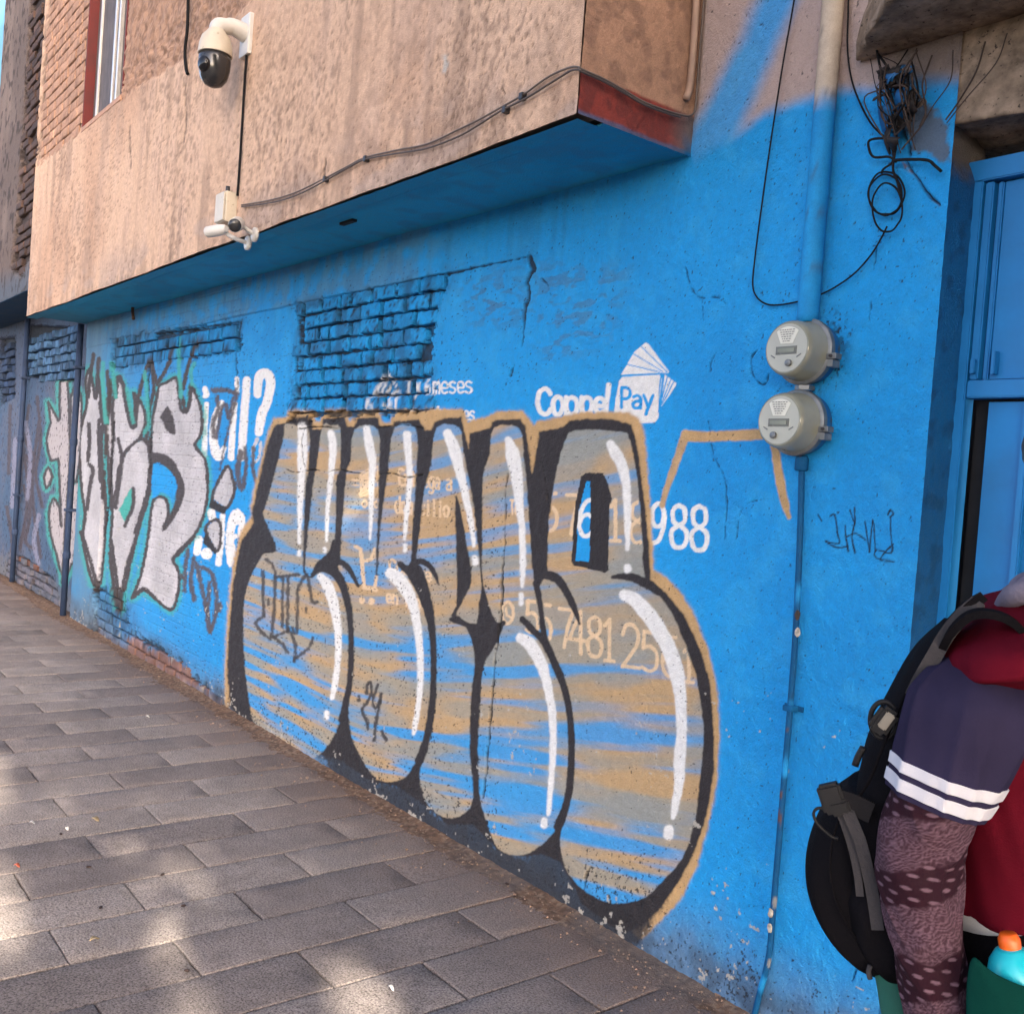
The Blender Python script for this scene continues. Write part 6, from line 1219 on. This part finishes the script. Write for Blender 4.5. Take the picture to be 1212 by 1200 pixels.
# hood round the neck
hd = [L3(.10+.085*math.cos(t), .105*math.sin(t), 1.43+.02*math.cos(t+.4)) for t in np.linspace(0, 2*math.pi, 13)[:-1]]
tube('hood', [PP(1186, 722, -.15), PP(1196, 708, -.10), PP(1214, 700, -.08), PP(1240, 696, -.09), PP(1262, 700, -.12), PP(1274, 700, -.25), PP(1250, 692, -.34), PP(1212, 698, -.33), PP(1190, 712, -.25)], [.012, .015, .017, .018, .017, .017, .018, .017, .014], M_HOOD, person, 18, 6, True)
tube('hood', [PP(1206, 706, -.14), PP(1220, 694, -.11), PP(1242, 688, -.12), PP(1258, 690, -.2), PP(1242, 684, -.3), PP(1212, 692, -.28)], [.014, .017, .018, .017, .018, .016], M_HOOD, person, 16, 6, True)
# seams and a zip on the pack come with it below
# ------------------------------------------------------------------ backpack
OB = -.16
bp_ = empty('backpack', PP(1045, 1130, OB), 'black backpack with dangling straps and buckles worn on the back of the person', 'backpack')
loft('pack_body', [(PP(1132, 738, OB), .022, .07), (PP(1118, 765, OB), .036, .10), (PP(1104, 800, OB), .046, .125), (PP(1085, 850, OB), .056, .135), (PP(1072, 900, OB), .062, .14), (PP(1062, 950, OB), .064, .14), (PP(1052, 1000, OB), .064, .14), (PP(1050, 1060, OB), .060, .135), (PP(1056, 1110, OB), .046, .12), (PP(1062, 1140, OB), .022, .08)], M_PACK, bp_, 80, 10, .004, 20, True, 9, .8, (1.2, 12, 3, .012))
loft('front_pocket', [(PP(1026, 925, OB), .020, .08), (PP(1012, 955, OB), .040, .105), (PP(1002, 1000, OB), .052, .115), (PP(1000, 1045, OB), .052, .115), (PP(1014, 1088, OB), .048, .108), (PP(1034, 1120, OB), .036, .09), (PP(1048, 1142, OB), .014, .05)], M_PACK, bp_, 80, 10, .0015, 22, True, 3, .85, (.9, 5, 2, .010))
def ribbon(name, P, w, t, mat, parent, side=None, sm=6):
    P = spline(P, sm); V = []; F_ = []; m = len(P); pv_ = None
    for i in range(m):
        tg_ = P[min(i+1, m-1)]-P[max(i-1, 0)]; tg_ = tg_/np.linalg.norm(tg_); sd_ = NR*1.0 if side is None else np.asarray(side, float); sd_ = sd_-tg_*(sd_@tg_); sd_ /= np.linalg.norm(sd_); nn = np.cross(tg_, sd_)
        for a, b in ((-1, -1), (1, -1), (1, 1), (-1, 1)): V.append(P[i]+sd_*w*a+nn*t*b)
    for i in range(m-1):
        for k in range(4): F_.append((i*4+k, i*4+(k+1) % 4, (i+1)*4+(k+1) % 4, (i+1)*4+k))
    F_ += [(3, 2, 1, 0), ((m-1)*4, (m-1)*4+1, (m-1)*4+2, (m-1)*4+3)]
    me = pymesh(name, V, F_); bm = bmesh.new(); bm.from_mesh(me); bmesh.ops.recalc_face_normals(bm, faces=bm.faces[:]); bm.to_mesh(me); bm.free(); return obj(name, me, mat, parent)
ribbon('shoulder_strap', [PP(1218, 790, -.055), PP(1216, 758, -.035), PP(1200, 738, -.02), PP(1176, 727, -.015), PP(1150, 728, -.02), PP(1128, 745, -.03), PP(1112, 770, -.06)], .020, .005, M_PACK, bp_)
ribbon('load_strap', [PP(1158, 712, -.06), PP(1138, 730, -.045), PP(1120, 752, -.035), PP(1106, 776, -.03), PP(1092, 800, -.03), PP(1080, 824, -.02)], .010, .003, M_STRAP, bp_, side=FW)
ribbon('load_strap', [PP(1157, 709, -.08), PP(1142, 722, -.07), PP(1120, 746, -.07), PP(1108, 764, -.07)], .020, .007, M_PACK, bp_)
ribbon('side_strap', [PP(998, 946, -.03), PP(1006, 966, -.02), PP(1018, 995, -.015), PP(1027, 1030, -.016), PP(1034, 1066, -.017), PP(1039, 1100, -.018)], .0080, .0016, M_STRAP, bp_, side=FW)
ribbon('side_strap', [PP(988, 948, -.035), PP(998, 972, -.028), PP(1008, 1002, -.024), PP(1015, 1035, -.022), PP(1018, 1060, -.024)], .0050, .0016, M_STRAP, bp_, side=FW)
ribbon('compression_strap', [PP(984, 944, -.03), PP(1006, 950, -.025), PP(1032, 962, -.02)], .014, .002, fabric('dark_webbing', S(36, 35, 37), .7, weave=320), bp_, side=UPV)
M_BUCK = simple_mat('buckle_plastic', (.010, .010, .011), .5, spec=.15); M_BUCKM = simple_mat('buckle_metal', (.16, .15, .13), .4, .6)
def obox(name, c_, a, b, d, rot, mat, parent):
    bm = bmesh.new(); box(bm, -a, a, -b, b, -d, d); bmesh.ops.bevel(bm, geom=bm.edges[:], offset=min(a, b, d)*.4, segments=2, affect='EDGES'); cr, sr = math.cos(rot), math.sin(rot)
    for v in bm.verts:
        x_, y_, z_ = v.co; v.co = Vector(np.asarray(c_)+FW*(x_*cr-z_*sr)+NR*y_+UPV*(x_*sr+z_*cr))
    return bm_obj(name, bm, mat, parent)
obox('buckle', PP(985, 944, -.03), .016, .010, .020, .4, M_BUCK, bp_); obox('buckle', PP(994, 955, -.026), .014, .009, .010, .4, M_BUCK, bp_)
obox('strap_adjuster', PP(1046, 852, -.02), .013, .012, .019, -.5, M_BUCK, bp_); obox('adjuster_bar', PP(1049, 853, -.006), .006, .004, .012, -.5, M_BUCKM, bp_)
tube('adjuster_ring', [PP(1046+16*math.cos(t), 852+22*math.sin(t), -.03) for t in np.linspace(0, 2*math.pi, 11)[:-1]], .0035, M_BUCK, bp_, 8, 3, True)
tube('cord_loop', [PP(984, 962, -.03), PP(970, 956, -.03), PP(963, 962, -.03), PP(968, 975, -.03), PP(985, 990, -.03), PP(992, 992, -.03)], .0022, M_BUCK, bp_, 6, 5)
tube('zip_pull', [PP(1022, 884, -.03), PP(1016, 895, -.03), PP(1012, 906, -.03)], .005, M_BUCK, bp_, 8, 3); tube('zip_pull', [PP(1030, 1142, -.05), PP(1028, 1150, -.05), PP(1030, 1158, -.05)], .0035, M_STRAP, bp_, 8, 3)
tube('zip_seam', [PP(1010, 940, -.045), PP(996, 962, -.038), PP(984, 1000, -.036), PP(984, 1045, -.036), PP(1000, 1090, -.040), PP(1022, 1120, -.05)], .0018, M_PACK, bp_, 6, 6)
tube('piping', [PP(1076, 812, -.03), PP(1058, 850, -.025), PP(1042, 890, -.02), PP(1030, 920, -.02), PP(1018, 940, -.025)], .0028, M_STRAP if False else M_PACK, bp_, 8, 5)
# pocket panel of the jacket in front of the can
pk = [(1146, 1118), (1160, 1136), (1178, 1150), (1200, 1160), (1224, 1168), (1240, 1180), (1240, 1280), (1150, 1280), (1140, 1200)]
mev = [PP(a, b, .078-.00022*abs(a-1190)) for a, b in pk]; pc_ = PP(1192, 1220, .086); Vp = [*mev, pc_]; po_ = obj('pocket', pymesh('pocket', Vp, [(i, (i+1) % len(pk), len(pk)) for i in range(len(pk))], True), M_GREEN, grn); mo = po_.modifiers.new('t', 'SOLIDIFY'); mo.thickness = .006
mo = po_.modifiers.new('s', 'SUBSURF'); mo.levels = 2; mo.render_levels = 2
# ------------------------------------------------------------------ spray can in the jacket pocket
sc0 = PP(1204, 1172, .03); axc = UPV*.96-FW*.22; axc /= np.linalg.norm(axc)
can = empty('spray_can', sc0, 'spray can with turquoise dome and orange cap at the hip of the person', 'spray can')
k_ = .0305
sharp(lathe('body', [(k_*.9, -.12), (k_, -.115), (k_, .008), (k_*.97, .012)], sc0, axc, simple_mat('can_lavender', S(176, 188, 226), .3, .0, var=.05), can, 32), 40)
lathe('dome', [(k_*1.04, .010), (k_*1.05, .014), (k_*1.0, .024), (k_*.86, .038), (k_*.6, .049), (k_*.42, .053)], sc0, axc, simple_mat('can_turquoise', S(30, 190, 206), .3, var=.05), can, 32)
sharp(lathe('cap', [(k_*.42, .052), (k_*.42, .063), (k_*.32, .069), (k_*.28, .070)], sc0, axc, simple_mat('can_orange', S(240, 104, 30), .4, var=.05), can, 24), 40)

# ================================================================== street tree behind the camera (casts the shade)
def street_tree():
    tr = empty('tree', (6.2, -4.2, 0), 'large leafy street tree behind the viewer whose shade covers wall and pavement', 'tree'); rg = np.random.default_rng(3)
    M_BARK = simple_mat('bark', (.09, .065, .045), .95, var=.4, vscale=14, bump=.8, bscale=40); M_LEAFG = simple_mat('leaf_green', (.05, .10, .028), .6, var=.4, vscale=3)
    tube('trunk', [(6.2, -4.2, -.16), (6.15, -4.1, 1.6), (6.0, -4.2, 3.4), (6.1, -4.3, 6.5)], [.30, .22, .2, .12], M_BARK, tr, 14, 6)
    for a in ((5.2, -1.8, 5.0), (7.5, -6.0, 7.5), (5.5, -6.5, 8.5), (6.5, -2.5, 8.0), (7.0, -4.5, 10.5)):
        a = np.array(a); s0 = np.array((6.0, -4.2, 3.2)); tube('limb', [s0, s0*.5+a*.5+(0, 0, .4), a], [.12, .08, .03], M_BARK, tr, 8, 6)
    holes = [(G(250, 1092), .22, .13), (G(320, 1165), .30, .14), (G(60, 1075), .30, .16), (G(150, 1062), .22, .12), (G(25, 930), .24, .14), (G(410, 1196), .20, .12), (G(230, 1230), .3, .14), (G(110, 1010), .12, .10)]
    C_ = []
    n_t = 15000
    for i in range(n_t):
        r_ = rg.random()
        if r_ < .62: T = np.array([rg.uniform(-13.5, -.2), 0 if rg.random() < .5 else -.49, rg.uniform(-.1, 5.6)])
        else: T = np.array([rg.uniform(-13.5, .8), rg.uniform(-3.4, 0), 0.])
        xp = rg.uniform(4.0, 8.5); t = (xp-T[0])/SUN[0]; c_ = T+SUN*t+rg.normal(0, .12, 3)
        if c_[2] < 2.2: continue
        g_ = c_-SUN*(c_[2]/SUN[2]); skip = False
        for p, ra, rb in holes:
            dx_, dy_ = g_[0]-p[0], g_[1]-p[1]
            if (dx_/(ra+.30))**2+(dy_/(rb+.15))**2 < 1: skip = True; break
        if not skip or rg.random() < .12: C_.append(c_)
    C_ = np.array(C_); n = len(C_); s_ = rg.uniform(.10, .19, n)
    a = rg.normal(size=(n, 3)); a /= np.linalg.norm(a, axis=1)[:, None]; b = np.cross(a, rg.normal(size=(n, 3))); b /= np.linalg.norm(b, axis=1)[:, None]
    V = np.stack([C_+a*s_[:, None]*1.25, C_+b*s_[:, None]*.62, C_-a*s_[:, None]*1.25, C_-b*s_[:, None]*.62], 1).reshape(-1, 3)
    obj('crown', fastmesh('crown', V, np.arange(4*n).reshape(-1, 4), False), M_LEAFG, tr); print('leaves', n)
street_tree()
def sky_block_tree():  # unseen tree, added to keep sky light off right-facing end wall and jamb
    tr = empty('tree', (2.7, -1.9, 0), 'small dense tree added out of view on the right to block sky light', 'tree'); rg = np.random.default_rng(4)
    tube('trunk', [(2.7, -1.9, -.02), (2.65, -1.8, 1.2), (2.8, -1.5, 2.4), (2.8, -1.2, 3.6)], [.11, .08, .07, .04], bpy.data.materials['bark'], tr, 12, 6)
    for a in ((1.9, -.9, 3.4), (3.6, -1.6, 3.5), (2.6, -.2, 4.2), (2.9, -2.2, 4.4)): a = np.array(a); s0 = np.array((2.75, -1.6, 2.2)); tube('limb', [s0, (s0+a)/2+(0, 0, .15), a], [.05, .035, .012], bpy.data.materials['bark'], tr, 8, 5)
    n = 5200; d = rg.normal(size=(n, 3)); d /= np.linalg.norm(d, axis=1)[:, None]; r_ = rg.random(n)**.45; C_ = np.array((2.75, -1.1, 3.5))+d*r_[:, None]*np.array((1.75, 1.7, 1.9))*(.85+.3*rg.random((n, 1))); C_ = C_[C_[:, 2] > 1.7]; n = len(C_); s_ = rg.uniform(.07, .13, n)
    a = rg.normal(size=(n, 3)); a /= np.linalg.norm(a, axis=1)[:, None]; b = np.cross(a, rg.normal(size=(n, 3))); b /= np.linalg.norm(b, axis=1)[:, None]
    V = np.stack([C_+a*s_[:, None]*1.25, C_+b*s_[:, None]*.62, C_-a*s_[:, None]*1.25, C_-b*s_[:, None]*.62], 1).reshape(-1, 3); obj('crown', fastmesh('crown', V, np.arange(4*n).reshape(-1, 4), False), bpy.data.materials['leaf_green'], tr)
sky_block_tree()
